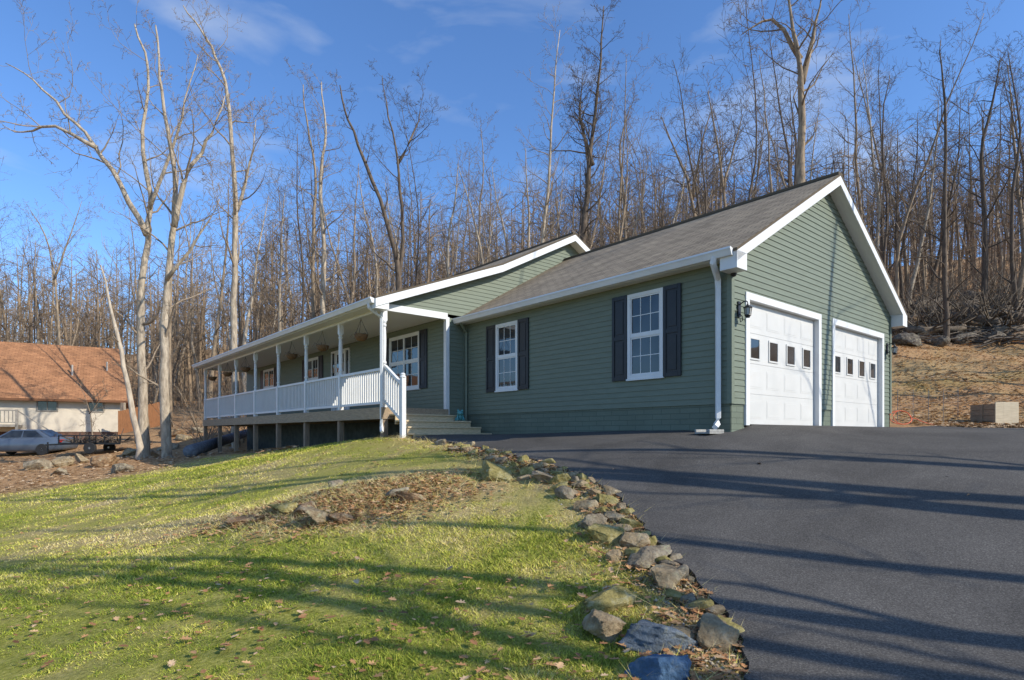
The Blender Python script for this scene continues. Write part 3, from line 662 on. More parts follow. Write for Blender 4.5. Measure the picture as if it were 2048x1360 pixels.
for n,b in enumerate((0,1,2,4,5,6)):
    t=basket() if bk is None else copy_tree(bk)
    if bk is None: bk=t
    x,y=h2w(PV+.0,GU+(b+.5)*BAY); t.location=(x,y,FZ+2.80); t.rotation_euler=(0,0,n*1.3)
    tag(t,f'brown hanging basket under the porch beam, {names[n]} one from the steps','hanging basket','hanging baskets along the porch')
# frog
x,y=h2w(-.55,SY-.28*1.6); m=MB(); Rm=Matrix.Rotation(.5,3,'X')
m.ell((0,.03,.10),(.085,.10,.11),rot=Rm); m.ell((0,-.06,.20),(.085,.08,.06))
for s in (-1,1):
    m.ell((s*.05,-.06,.26),(.03,.03,.03)); m.ell((s*.085,.03,.05),(.045,.09,.05)); m.ell((s*.1,-.06,.015),(.035,.055,.015)); m.tube([(s*.06,-.05,.15),(s*.075,-.09,.07),(s*.06,-.12,.01)],[.025,.02,.022],7)
o=m.build('frog_statue',M['teal'],None,True); o.location=(x,y,FZ+.47-.155*2); o.rotation_euler=(0,0,TH-.5); tag(o,'small teal garden frog statue sitting on the wooden porch steps','statue')
# splash block under the downspout
m=MB(); m.box(-.62,-.18,.02,.30,-.0,.03); m.box(-.62,-.18,.02,.055,.03,.075); m.box(-.62,-.18,.265,.30,.03,.075); m.box(-.215,-.18,.055,.265,.03,.075)
o=m.build('splash_block',M['concrete'],None,bevel=.008); xx,yy=h2w(-.4,.16); o.location=(KX,KY,gz(xx,yy)+.033); o.rotation_euler=(0,0,TH); tag(o,'flat grey concrete splash block at the foot of the garage downspout','splash block')

# ---------------------------------------------------------------- rocks
def rock(p,size,asp,mat,label,cat='stone',group=None,seed=0,sink=.2,rz=None,sub=5):
    r=random.Random(seed); bm=bmesh.new(); bmesh.ops.create_icosphere(bm,subdivisions=sub,radius=1)
    pl=[(Vector((r.gauss(0,.25),r.gauss(0,.25),1)).normalized(),r.uniform(.45,.68))]
    for _ in range(11):
        n=Vector((r.gauss(0,1),r.gauss(0,1),r.gauss(0,.8))).normalized(); pl.append((n,r.uniform(.42,.78)))
    o3=Vector((r.uniform(0,50),r.uniform(0,50),r.uniform(0,50)))
    for v in bm.verts:
        c=v.co.copy()
        for _ in (0,1):
            for n,d in pl:
                k=c.dot(n)
                if k>d: c-=n*(k-d)*.98
        q=c+o3
        c*=1+.14*ns.noise(q*1.3)+.08*ns.noise(q*3.1)+.055*ns.noise(q*8)+.03*ns.noise(q*17)
        v.co=Vector((c.x*asp[0],c.y*asp[1],c.z*asp[2]))*size*.5*1.42
    me=bpy.data.meshes.new('rock'); bm.to_mesh(me); bm.free(); me.polygons.foreach_set('use_smooth',[True]*len(me.polygons)); me.materials.append(mat)
    o=bpy.data.objects.new('border_stone' if cat=='stone' else 'boulder',me); COL.objects.link(o)
    o.location=(p.x,p.y,gz(p.x,p.y)+size*asp[2]*.5*(1-2*sink)); o.rotation_euler=(r.uniform(-.3,.3),r.uniform(-.3,.3),r.uniform(-1.2,1.2) if rz is None else rz)
    tag(o,label,cat,group); return o
g,tn,ms,bl,ru,dk,sl=M['rock_grey'],M['rock_tan'],M['rock_moss'],M['rock_blue'],M['rock_rust'],M['rock_dark'],M['rock_slate']
G1='stones bordering the asphalt edge'
big=[(1318,1340,118,bl,(1,.9,.62),'vivid blue grey stone at the very bottom of the border beside the asphalt',.3),
(1425,1275,82,tn,(1,.8,.95),'upright tan stone with a pale flat face at the asphalt corner',.3),
(1315,1268,136,sl,(1,.7,.42),'long flat slate grey slab lying in leaves near the bottom',-.1),
(1207,1252,80,tn,(1,.8,.8),'squat tan stone at the lawn side of the lowest border group',None),
(1215,1203,96,ms,(1,.7,.5),'flat mossy tan slab resting above the squat tan stone',.1),
(1332,1160,74,tn,(.8,.9,.7),'pale tan wedge stone beside the asphalt above the leaf pocket',None),
(1398,1215,46,tn,(1,.8,.7),'small tan stone leaning among leaves at the asphalt edge',None),
(1300,1108,88,g,(1,.8,.45),'broad grey slab halfway up the border edge',.2),
(1262,1082,64,tn,(1,.8,.55),'tan blocky stone just above the broad slab',None),
(1217,1072,68,ms,(1,.8,.55),'mossy stone on the lawn side halfway up the border',None),
(995,944,78,ms,(1,.8,.4),'flat yellow mossy slab at the upper end of the border',0),
(882,884,36,g,(1,.8,.5),'rounded grey stone at the top of the lawn near the porch steps',None)]
for i,(px,py,w,m_,asp,lab,rz) in enumerate(big):
    p=hit(px,py+w*.15); rock(p,w/F*p.y,asp,m_,lab,group=G1,seed=i+21,sink=.27,rz=rz)
small=[(1195,1046,58),(1243,1032,52),(1226,1002,68),(1182,1008,54),(1207,1022,44),(1152,988,58),(1170,968,48),(1122,977,48),(1140,958,42),(1100,955,54),(1066,941,52),(1032,931,40),(1085,935,36),(985,916,34),(950,906,34),(925,898,26),(1282,1075,52),(1255,1058,54),(1012,921,32),(1195,985,46),(1270,1050,42),(1355,1130,40),(1240,1110,52),(1050,955,34)]
small.sort(key=lambda a:-a[1])
ordn=['first','second','third','fourth','fifth','sixth','seventh','eighth','ninth','tenth','eleventh','twelfth','thirteenth','fourteenth','fifteenth','sixteenth','seventeenth','eighteenth','nineteenth','twentieth','twenty first','twenty second','twenty third','twenty fourth']
for i,(px,py,w) in enumerate(small):
    w*=rnd.uniform(.68,1.0); p=hit(px-rnd.uniform(0,16),py+w*.15); m_=[g,tn,ms,tn,ms][i%5]; col=['grey','tan','mossy','tan','mossy'][i%5]
    rock(p,w/F*p.y,(1,rnd.uniform(.6,1),rnd.uniform(.42,.66)),m_,f'smaller {col} border stone, {ordn[i]} small one going up the asphalt edge',group=G1,seed=100+i,sink=rnd.uniform(.26,.38))
eb=np.array(resample(edge[4:15],.02))
for i in range(80):
    q=eb[int(len(eb)*(i+rnd.random())/80)]; x=q[0]-abs(rnd.gauss(.10,.12)); y=q[1]+rnd.gauss(0,.05)
    rock(Vector((x,y,0)),rnd.uniform(.09,.2),(1,rnd.uniform(.6,1),rnd.uniform(.5,.8)),[tn,ms,g,ms][i%4],'fist sized stone wedged among the larger stones of the asphalt border',group='fist sized stones of the border',seed=700+i,sink=.27,sub=3)
lawnr=[(490,1040,52,ru,'lone rusty brown rock at the left end of the lawn outcrop'),(575,1014,64,ms,'yellow lichen slab sunk in the lawn outcrop'),(612,1018,66,ru,'broad rust coloured slab in the middle of the lawn'),(645,1036,72,tn,'tan slab lying lowest in the lawn outcrop'),(692,1034,52,ru,'rusty rock right of the tan slab in the lawn'),(790,986,48,g,'grey rock at the right end of the lawn outcrop'),(824,996,52,ru,'brown rock among dead grass at the right of the outcrop'),(672,968,34,g,'small dark rock poking up from the upper lawn'),(1090,942,30,g,'small grey rock in the grass beside the border')]
for i,(px,py,w,m_,lab) in enumerate(lawnr):
    p=hit(px,py+w*.1); rock(p,w/F*p.y,(1,.8,.4),m_,lab,group='rocks sunk in the lawn',seed=300+i,sink=.3)
bank=[(75,938,44),(125,932,38),(205,932,44),(245,945,38),(165,925,30),(300,915,34),(335,900,30),(265,912,36),(355,872,36),(395,866,30),(372,880,26),(330,872,30),(120,950,30),(450,892,26)]
for i,(px,py,w) in enumerate(bank):
    p=hit(px,py); rock(p,w/F*p.y*1.05,(1,.8,.6),[g,tn,ru][i%3],['grey','tan','rusty'][i%3]+f' boulder on the leafy bank left of the porch, {ordn[i]} listed',cat='boulder',group='boulders on the leafy bank',seed=400+i,sink=.3)
wedge=[(1815,690,36),(1840,676,32),(1800,662,30),(1870,688,30),(1830,652,30),(1895,670,30),(1925,684,32),(1950,660,28),(1985,680,30),(2015,660,32),(2040,682,32),(1860,660,30),(1965,640,28),(1905,648,28)]
for i,(px,py,w) in enumerate(wedge):
    p=hit(px,py); rock(p,w/F*p.y*1.2,(1,.8,.65),[dk,ru,dk][i%3],['dark','rusty','dark'][i%3]+f' low boulder in the log bank right of the garage, {ordn[i]} listed',cat='boulder',group='boulders at the wood edge',seed=450+i,sink=.28)
# rubble between the stones
ee=np.array(resample(edge[3:15],.02)); nn=nr.randint(0,len(ee),2600); X=ee[nn,0]-np.abs(nr.normal(0,.2,2600))-.03; Y=ee[nn,1]+nr.normal(0,.08,2600); ok=~inpoly(X,Y,dpoly_c); X,Y=X[ok],Y[ok]
Z=GZ(X,Y); V=[];Fc=[];T=[]
octf=[(0,2,4),(2,1,4),(1,3,4),(3,0,4),(2,0,5),(1,2,5),(3,1,5),(0,3,5)]
for x,y,z in zip(X,Y,Z):
    s=rnd.uniform(.005,.024); b=len(V); tt=rnd.random()
    for d in ((1,0,0),(-1,0,0),(0,1,0),(0,-1,0),(0,0,.8),(0,0,-.8)):
        V.append((x+d[0]*s*rnd.uniform(.6,1.2),y+d[1]*s*rnd.uniform(.6,1.2),z+.01+d[2]*s*rnd.uniform(.6,1.1))); T.append(tt)
    Fc+=[[b+i for i in f] for f in octf]
o=fast_mesh('gravel',np.array(V),np.array(Fc),M['rubble'],np.array(T)); tag(o,'loose gravel and stone chips between the border stones','gravel',kind='stuff')

# ---------------------------------------------------------------- right side things
Yp=19.3; a=at(1988,860,Yp); Lx=.78; Ld=1.0
pt=empty('timber_planter',(a.x,a.y,gz(a.x,a.y)))
m=MB()
for r in range(4): m.box(0,.04,.0,Ld,.0+r*.19-.05,.18+r*.19-.05)
m.box(.04,Lx,Ld-.04,Ld,-.05,.70); m.box(-.03,.0,Ld*.5-.05,Ld*.5+.05,-.1,.7); m.build('side_panel',M['wood'],pt)
m=MB()
for r in range(3): m.box(0.02+r*.253,.27+r*.253,-.04,-.005,-.1,.76)
m.box(Lx-.04,Lx,0,Ld,-.05,.75); m.build('side_panel',M['lumber'],pt)['label']='pale fresh lumber end panel'
m=MB(); m.box(.05,Lx-.05,.03,Ld-.05,.0,.55); m.build('soil',M['bark_dark'],pt)
tag(pt,'timber raised bed with pale new lumber end at the far drive edge','raised bed')
# wire fence
wf=empty('wire_fence'); A=at(1795,850,19.6); B=at(1916,850,20.4); A.z=gz(A.x,A.y); B.z=gz(B.x,B.y); wf.location=A
for i in range(5):
    q=(B-A)*(i/4); m=MB(); x,y=A.x+q.x,A.y+q.y; zz=gz(x,y)-A.z; m.tube([(q.x,q.y,zz-.1),(q.x,q.y,zz+1.15)],.008,6); m.build('fence_post',M['galv'],wf)
m=MB()
for k_ in range(9): z=.05+k_*.125; m.tube([(0,0,z),(B.x-A.x,B.y-A.y,B.z-A.z+z)],.0016,3)
for i in range(22): q=(B-A)*(i/22); m.tube([(q.x,q.y,q.z+.05),(q.x,q.y,q.z+1.05)],.0016,3)
m.build('wire_mesh',M['galv'],wf); tag(wf,'low wire garden fence on thin posts behind the drive','fence')
pts=[]
c=at(1806,852,18.8); cz=gz(c.x,c.y)
for i in range(40):
    t_=i/39*12.5; pts.append((c.x+(.24+.004*i)*math.cos(t_),c.y+.1*math.sin(t_)+.004*i,cz+.28+.22*math.sin(t_)))
for i in range(1,8): pts.append((pts[39][0]+.12*i,pts[39][1]-.02*i,cz+.28*(1-i/7)**2+.03))
m=MB(); m.tube(pts,.013,6); o=m.build('garden_hose',M['orange'],None,True); tag(o,'orange garden hose coiled beside the right corner of the garage','hose')
# fallen logs on the hill
logs=[((1795,655),(1925,628)),((1850,640),(2010,612)),((1925,640),(2046,655)),((1800,668),(1880,655)),((1960,622),(2046,598)),((1900,655),(2000,668)),((1980,672),(2046,668)),((1830,628),(1900,612)),((1935,610),(2040,630)),((1800,640),(1870,650)),((1880,676),(1990,660)),((1940,655),(2046,640)),((1990,640),(2046,612)),((1810,678),(1930,672))]
for i,(a,b) in enumerate(logs):
    a=hit(*a); b=hit(*b)
    if (b-a).length>14: b=a+(b-a).normalized()*9
    b.z=gz(b.x,b.y); up=Vector((0,0,.28+.22*(i%3)))
    pts=[a+(b-a)*t_+up+Vector((0,0,rnd.uniform(-.08,.08))) for t_ in (0,.2,.4,.6,.8,1)]; m=MB(); r=rnd.uniform(.24,.44); m.tube(pts,[r,r,r*.95,r*.9,r*.8,r*.7],9)
    for j in range(16):
        q=pts[rnd.randint(1,4)]; d=Vector((rnd.uniform(-1,1),rnd.uniform(-1,.3),rnd.uniform(.1,1))).normalized(); l=rnd.uniform(.6,1.5); m.tube([q,q+d*l,q+d*2*l+Vector((rnd.uniform(-.3,.3),0,.1))],[.06,.04,.012],5)
    o=m.build('fallen_log',M['log'],None,True); tag(o,f'fallen grey log with snapped branches on the right hillside, {ordn[i]} of the pile','log','fallen logs on the hillside')
m=MB()
for i in range(520):
    p=hit(rnd.uniform(1790,2060),rnd.uniform(610,690)); an=rnd.uniform(0,6.28); l=rnd.uniform(.6,2.6); d=Vector((math.cos(an),math.sin(an),rnd.uniform(-.1,.35)))
    q=p+Vector((0,0,rnd.uniform(.02,.4))); m.tube([q-d*l*.5,q+Vector((0,0,rnd.uniform(-.1,.15))),q+d*l*.5],[.06,.045,.014],4)
o=m.build('fallen_branches',M['log'],None); tag(o,'tangle of dead branches around the hillside logs','branches',kind='stuff')
a=hit(380,914); b=hit(497,872); m=MB(); pts=[a+(b-a)*t_+Vector((0,0,.22)) for t_ in (0,.25,.5,.75,1)]; m.tube(pts,[.26,.25,.24,.23,.2],12); o=m.build('fallen_log',M['bluelog'],None,True); tag(o,'thick blue grey log lying on the bank below the porch end','log')

# ---------------------------------------------------------------- left: neighbour house, car, trailer, fence
NH=empty('neighbour_house',(-27.9,42.,gz(-30,43)-.1),R(31)); tag(NH,'cream neighbour house with brown shingle roof behind the parked car','house')
lx=-26.
m=MB(); m.box(lx,0,0,9,.55,2.95); m.face([(0,0,2.95),(0,9,2.95),(0,4.5,6.7)]); m.build('wall',M['cream'],NH)
m=MB(); m.box(lx+.02,-.02,.03,8.97,-1.2,.55); m.build('foundation',M['nbrick'],NH)
m=MB()
def nslab(P0,P1):
    (a,za),(b,zb)=P0,P1; L=math.hypot(b-a,zb-za)
    m.face([(lx,a,za),(.7,a,za),(-.15,b,zb),(lx,b,zb)],[(0,0),(26.7,0),(26,L),(0,L)]); m.face([(lx,a,za-.15),(.7,a,za-.15),(-.15,b,zb-.15),(lx,b,zb-.15)])
    m.face([(lx,a,za),(.7,a,za),(.7,a,za-.15),(lx,a,za-.15)]); m.face([(.7,a,za),(-.15,b,zb),(-.15,b,zb-.15),(.7,a,za-.15)])
nslab((-.6,2.75),(4.5,7.0)); nslab((9.6,2.75),(4.5,7.0)); rf=m.build('roof',M['nroof'],NH,recalc=False)
for x,y,z in ((-.9,2.2,5.1),(-2.9,1.6,4.7)):
    m=MB(); m.tube([(x,y,z-.5),(x,y,z+.6)],.06,8); m.build('vent_pipe',M['vent'],rf)
for x0,x1,z0,z1,mt in ((-4.6,-3.6,2.0,2.6,'glass'),(-1.8,-1.0,2.0,2.6,'glass'),(-9.6,-7.2,1.0,2.75,'green_glass')):
    m=MB(); m.box(x0-.08,x1+.08,-.05,.0,z0-.08,z0); m.box(x0-.08,x1+.08,-.05,.0,z1,z1+.08); m.box(x0-.08,x0,-.05,0,z0,z1); m.box(x1,x1+.08,-.05,0,z0,z1); m.box((x0+x1)/2-.03,(x0+x1)/2+.03,-.045,0,z0,z1)
    o=m.build('window',M['greyw'],NH); m=MB(); m.box(x0,x1,-.02,-.005,z0,z1); m.build('pane',M[mt],o)
m=MB(); m.box(-14,-5.4,-2.0,-.02,.85,1.0)
for x in np.arange(-13.9,-5.3,1.7): m.box(x-.07,x+.07,-2.0,-1.86,-1.4,1.95)
m.build('deck',M['greyw'],NH)
m=MB(); m.box(-14,-5.4,-1.97,-1.9,1.85,1.93); m.box(-14,-5.4,-1.97,-1.9,1.1,1.16)
for x in np.arange(-13.8,-5.4,.2): m.box(x-.025,x+.025,-1.96,-1.91,1.16,1.85)
m.build('deck_railing',M['greyw'],NH)
m=MB()
for k_ in range(6): m.box(-5.4+k_*.3,-5.1+k_*.3,-1.9,-.9,.75-k_*.25,.8-k_*.25)
m.bar((-5.4,-1.9,1.9),(-3.6,-1.9,.5),.07,.07); m.bar((-3.6,-1.9,-.9),(-3.6,-1.9,.6),.08,.08); m.build('deck_stair',M['greyw'],NH)
# fence
FY=40.6; A=at(236,865,FY); m=MB()
for i in range(22):
    x=A.x+i*.135; m.box(x,x+.125,FY,FY+.03,gz(x,FY)-.2,gz(x,FY)+1.7+rnd.uniform(-.02,.02))
z_=gz(A.x+1.4,FY); m.box(A.x,A.x+2.97,FY+.03,FY+.08,z_+.4,z_+.5); m.box(A.x,A.x+2.97,FY+.03,FY+.08,z_+1.3,z_+1.4)
o=m.build('plank_fence',M['fence'],None); tag(o,'orange brown plank fence beside the neighbour house','fence')
# car
def wheel(par,x,y,r,w,name='wheel'):
    prf=[(r*.62,-w/2),(r*.93,-w/2),(r,-w*.35),(r,w*.35),(r*.93,w/2),(r*.62,w/2)]
    t=MB(); t.lathe(prf,(0,0,0),20); t.v=[(x+a,y+c,r+b) for a,b,c in t.v]; o=t.build(name,M['rubber'],par)
    t=MB(); t.lathe([(r*.2,-w*.5),(r*.62,-w*.42),(r*.64,w*.42),(r*.2,w*.5)],(0,0,0),16); t.v=[(x+a,y+c,r+b) for a,b,c in t.v]; t.build('rim',M['rim'],o)
cp=hit(50,915); CAR=empty('parked_car',(cp.x-.65,cp.y+.9,gz(cp.x-.4,cp.y+.9)),R(4)); tag(CAR,'silver blue sedan parked below the neighbour deck, cut by the left edge','car')
st_=[(-2.35,.62,.42,.62),(-2.25,.76,.28,.74),(-1.8,.86,.22,.86),(-1.0,.9,.2,.93),(0,.91,.2,.95),(1.0,.9,.2,.97),(1.7,.87,.22,1.0),(2.2,.8,.3,.98),(2.35,.68,.42,.85)]
m=MB(); rings=[]
for x,w,zl,zt in st_:
    zm=(zl+zt)/2; half=[(w*.86,zl),(w*.98,zl+.12),(w,zm),(w*.97,zt-.12),(w*.88,zt-.02),(w*.5,zt+.02)]
    ring=[(x,-a,b) for a,b in half]+[(x,a,b) for a,b in reversed(half)]; rings.append(len(m.v)); m.v+=ring
n=12
for a,b in zip(rings,rings[1:]):
    for j in range(n): m.f.append((a+j,a+(j+1)%n,b+(j+1)%n,b+j)); m.uv.append(None)
m.f.append(tuple(rings[0]+j for j in range(n))); m.uv.append(None); m.f.append(tuple(rings[-1]+j for j in range(n))[::-1]); m.uv.append(None)
bd=m.build('body',M['carpaint'],CAR,True)
m=MB()
P=[(-1.2,-.80,.90),(1.8,-.78,.94),(1.8,.78,.94),(-1.2,.8,.9),(-.35,-.60,1.42),(.95,-.60,1.43),(.95,.6,1.43),(-.35,.6,1.42)]; m.hexa(P); m.build('roof',M['carpaint'],CAR,bevel=.05)
def lerp(a,b,t): return tuple(a[i]+(b[i]-a[i])*t for i in range(3))
def panel(mb,q,u0,u1,v0,v1,off):
    A_,B_,C_,D_=q; f=lambda u,v:Vector(lerp(lerp(A_,B_,u),lerp(D_,C_,u),v))+Vector(off); mb.face([f(u0,v0),f(u1,v0),f(u1,v1),f(u0,v1)])
for s,i in ((-1,(0,1,5,4)),(1,(3,2,6,7))):
    q=[P[k_] for k_ in i]
    for u0,u1 in ((.08,.48),(.51,.90)):
        m=MB(); panel(m,q,u0,u1,.14,.86,(0,s*.012,.005)); m.build('side_window',M['glass'],CAR)
m=MB(); panel(m,[P[3],P[0],P[4],P[7]],.08,.92,.1,.92,(-.012,0,.01)); m.build('windscreen',M['glass'],CAR)
m=MB(); panel(m,[P[1],P[2],P[6],P[5]],.08,.92,.15,.92,(.012,0,.01)); m.build('rear_window',M['glass'],CAR)
for x in (-1.42,1.42):
    for y in (-.82,.82): wheel(CAR,x,y,.32,.2)
for y in (-.62,.62):
    m=MB(); m.box(2.22,2.34,y-.16,y+.16,.72,.88); m.build('tail_lamp',M['redlamp'],CAR,bevel=.02)
    m=MB(); m.box(-2.32,-2.2,y-.16,y+.16,.56,.68); m.build('headlight',M['lampglass'],CAR,bevel=.02)
# trailer
tp=hit(180,911); TR=empty('utility_trailer',(tp.x,tp.y+.6,gz(tp.x,tp.y+.6)),R(6)); tag(TR,'dark open utility trailer with pale wheel beside the sedan','trailer')
m=MB(); m.box(-1.5,1.5,-.75,.75,.50,.57); m.build('bed',M['deckw'],TR)
m=MB()
for y in (-.75,.75):
    m.bar((-1.5,y,.95),(1.5,y,.95),.05,.05); m.bar((-1.5,y,.53),(1.5,y,.53),.06,.1)
    for x in (-1.5,-.75,0,.75,1.5): m.bar((x,y,.5),(x,y,.95),.05,.05)
for x in (-1.5,1.5): m.bar((x,-.75,.95),(x,.75,.95),.05,.05)
m.build('side_rail',M['metal'],TR)
m=MB(); m.bar((-1.5,-.5,.5),(-2.6,0,.45),.06,.08); m.bar((-1.5,.5,.5),(-2.6,0,.45),.06,.08); m.bar((-2.5,0,.0),(-2.5,0,.6),.05,.05); m.build('tongue',M['metal'],TR)
for y in (-.88,.88):
    wheel(TR,.1,y,.30,.17); m=MB(); m.bar((-.35,y,.66),(.55,y,.66),.2,.03); m.build('mudguard',M['metal'],TR)
m=MB()
for i in range(60):
    q=Vector((rnd.uniform(-1.3,1.3),rnd.uniform(-.6,.6),.58)); d=Vector((rnd.uniform(-1,1),rnd.uniform(-.5,.5),rnd.uniform(.05,.4))).normalized(); m.tube([q,q+d*.4,q+d*.8],[.035,.03,.015],4)
o=m.build('brush_load',M['twig_dark'],None,True); o.location=TR.location; o.rotation_euler=TR.rotation_euler; tag(o,'dark heap of brush piled on the open trailer bed','brush')

# ---------------------------------------------------------------- trees
def rv(r): return Vector((r.gauss(0,1),r.gauss(0,1),r.gauss(0,1)))
def branch(mb,p,d,L,r,lvl,maxl,rng,prm):
    n=(9,6,4,3,2)[lvl]; sides=(9,5,4,3,3)[lvl]; seg=L/n; pts=[p.copy()]; rad=[r]; d=d.copy()
    for i in range(n):
        d=(d+rv(rng)*(.10,.19,.22,.22,.2)[lvl]+Vector((0,0,(.05,.10,.06,.04,.02)[lvl]))).normalized(); p=p+d*seg; pts.append(p.copy()); rad.append(max(r*(1-.88*(i+1)/n),.005))
    mb.tube(pts,rad,sides,False)
    if lvl<maxl: kids(mb,pts,rad,L,lvl,maxl,rng,prm)
def kids(mb,pts,rad,L,lvl,maxl,rng,prm,t0=None,cnt=None,ls=None):
    c=cnt or (prm['n1'],5,4,4)[lvl]; t0=t0 if t0 is not None else (prm['t0'],.22,.2,.2)[lvl]; az=rng.uniform(0,6.28); n=len(pts)-1
    for k in range(c):
        t=t0+(1-t0)*(k+rng.random())/c; t=min(t,.985); i=int(t*n); f=t*n-i; q=pts[i].lerp(pts[i+1],f); rr=rad[i]+(rad[i+1]-rad[i])*f
        d=(pts[i+1]-pts[i]).normalized(); az+=2.4+rng.uniform(-.5,.5); a=d.orthogonal().normalized(); b=d.cross(a); o=a*math.cos(az)+b*math.sin(az)
        an=R(rng.uniform(28,62) if lvl else rng.uniform(*prm['ang'])); dd=d*math.cos(an)+o*math.sin(an)
        cl=(ls or L*(prm['l1'],.52,.52,.5)[lvl])*(1.05-.5*t)*rng.uniform(.5,1.3)
        branch(mb,q,dd,cl,max(min(rr*rng.uniform(.3,.5),prm.get('cap',.09) if lvl==0 else .04),.008),lvl+1,maxl,rng,prm)
TREEG='bare trees of the woods'
def hero(stems,Y,r0,bark,twig,label,seed,prm=None,maxl=4,limb=None):
    rng=random.Random(seed); prm=dict(dict(n1=14,t0=.3,l1=.3,ang=(35,70)),**(prm or {}))
    b=stems[0][0]; bx=(b[0]-1024)/F*Y; base=Vector((bx,Y,gz(bx,Y))); t=empty('bare_tree',base)
    tr=MB(); cr=MB()
    for si,stm in enumerate(stems):
        P=[]; yo=0
        for px,py in stm:
            yo+=rng.uniform(-.25,.25) if len(P)>1 else 0; P.append(at(px,py,Y+yo)-base)
        if si==0 and P[0].z>.3: P.insert(0,Vector((P[0].x,0,-.2)))
        elif si==0: P[0].z=-.2
        if si==0: P.insert(1,P[0].lerp(P[1],.06))
        Q=[]
        for i in range(len(P)-1):
            p0=P[max(i-1,0)];p1=P[i];p2=P[i+1];p3=P[min(i+2,len(P)-1)]
            for u in (0,.34,.67):
                Q.append(.5*((2*p1)+(p2-p0)*u+(2*p0-5*p1+4*p2-p3)*u*u+(3*p1-p0-3*p2+p3)*u**3))
        Q.append(P[-1]); Q=[q+rv(rng)*.03 for q in Q]
        rs=r0*(1 if si==0 else .48 if si==1 else .34); n=len(Q)-1
        rad=[max(rs*(1-.9*(i/n)**prm.get('tp',.75))*rng.uniform(.93,1.07),.012) for i in range(n+1)]
        if si==0: rad[0]=r0*1.5; rad[1]=r0*1.2; rad[2]=r0
        tr.tube(Q,rad,10)
        L=sum((Q[i+1]-Q[i]).length for i in range(n))
        kids(cr,Q,rad,L,0,maxl,rng,prm,t0=prm['t0'] if si==0 else .15,cnt=int(prm['n1']*(1 if si==0 else .75)),ls=limb or L*prm['l1'])
    tr.build('trunk',bark,t,True,recalc=False); cr.build('crown',twig,t,True,recalc=False)
    tag(t,label,'tree'); return t
pa,mi,da=M['bark_pale'],M['bark_mid'],M['bark_dark']; tp_,tm,td=M['twig_pale'],M['twig_mid'],M['twig_dark']
hero([[(288,885),(284,760),(280,620),(294,480),(300,390),(285,260),(300,140),(270,50)],[(293,470),(240,370),(190,290),(130,225),(70,160),(15,125)],[(195,295),(110,255),(45,265),(2,250)],[(298,420),(345,300),(370,200),(400,110)]],26,.30,pa,tp_,'large spreading bare tree with a long limb reaching left over the neighbour roof',1,dict(n1=13),limb=3.8)
hero([[(334,895),(328,760),(333,600),(345,480),(352,380),(335,260),(322,150),(312,50)],[(346,450),(385,330),(425,265),(450,190)],[(335,560),(400,470),(440,400)]],24,.28,pa,tp_,'pale thick trunked bare tree standing right beside the spreading one',2,dict(n1=12),limb=3.2)
hero([[(278,897),(262,800),(240,700),(216,590),(199,528)]],23.5,.155,M['bark_snag'],tp_,'leaning pale dead snag with a broken top in front of the spreading tree',3,dict(n1=4,t0=.4,tp=1.4),2,limb=1.2)
hero([[(470,760),(468,600),(472,450),(463,300),(455,190),(432,115),(402,60),(368,12)],[(470,430),(500,330),(512,240)]],31,.26,pa,tp_,'tall grey bare tree curving left at its top above the porch end',4,dict(n1=18,t0=.3),limb=3.2)
hero([[(644,700),(646,500),(640,350),(652,260),(640,165)]],36,.29,pa,tp_,'straight bare tree behind the porch roof, right one of a close pair',5,dict(n1=20,t0=.25),limb=3.6)
hero([[(627,700),(626,480),(632,340),(612,240),(606,170)]],37,.22,mi,tm,'straight bare tree behind the porch roof, left one of a close pair',6,dict(n1=18,t0=.3),limb=3.4)
hero([[(800,640),(797,570),(790,500),(758,400),(718,290),(690,220),(680,170)],[(797,565),(806,480),(800,380),(790,290),(772,210),(764,150)],[(795,330),(830,260),(840,215)]],34,.30,da,td,'dark forked bare tree whose two stems part just above the porch roof',7,dict(n1=13,t0=.4),limb=2.6)
hero([[(1163,520),(1174,400),(1180,320),(1190,220),(1200,120),(1206,15)],[(1185,330),(1160,240),(1165,150)]],34,.31,da,td,'tall dark narrow bare tree rising behind the main house gable',8,dict(n1=44,t0=.15),limb=2.6)
hero([[(1600,500),(1600,370),(1603,250),(1602,150),(1586,60),(1572,-30)],[(1603,165),(1625,80),(1642,-10)],[(1600,120),(1545,40),(1480,70)]],25,.36,mi,tm,'thick straight bare tree towering directly behind the garage roof ridge',9,dict(n1=10,t0=.5),limb=3.0)
hero([[(1548,520),(1544,380),(1532,230),(1520,110)]],30,.13,mi,tm,'slender bare tree just left of the thick tree behind the garage',10,dict(n1=18,t0=.25),limb=2.6)
hero([[(1893,688),(1888,500),(1892,300),(1886,170),(1880,80)]],36,.24,da,td,'tall dark bare tree at the wood edge right of the garage gable',11,dict(n1=24,t0=.25),limb=3.4)
hero([[(1965,650),(1972,460),(1962,320),(1985,200),(2000,120)]],40,.29,da,td,'bushy topped dark bare tree above the hillside logs',12,dict(n1=24,t0=.3),limb=4)
hero([[(2034,660),(2022,450),(2040,260),(2014,100)]],38,.22,da,td,'bare tree on the hillside at the right edge of the picture',13,dict(n1=20,t0=.25),limb=3.6)
hero([[(1452,520),(1448,380),(1430,260),(1416,180)],[(1446,380),(1470,290),(1490,220)]],36,.2,mi,td,'bare forked tree over the middle of the garage roof',14,dict(n1=18,t0=.2),limb=3.2)
hero([[(1400,520),(1382,390),(1350,300),(1322,235)],[(1385,400),(1400,300),(1425,210)]],38,.24,mi,tm,'spreading bare tree leaning left above the garage roof',15,dict(n1=18,t0=.2),limb=3.6)
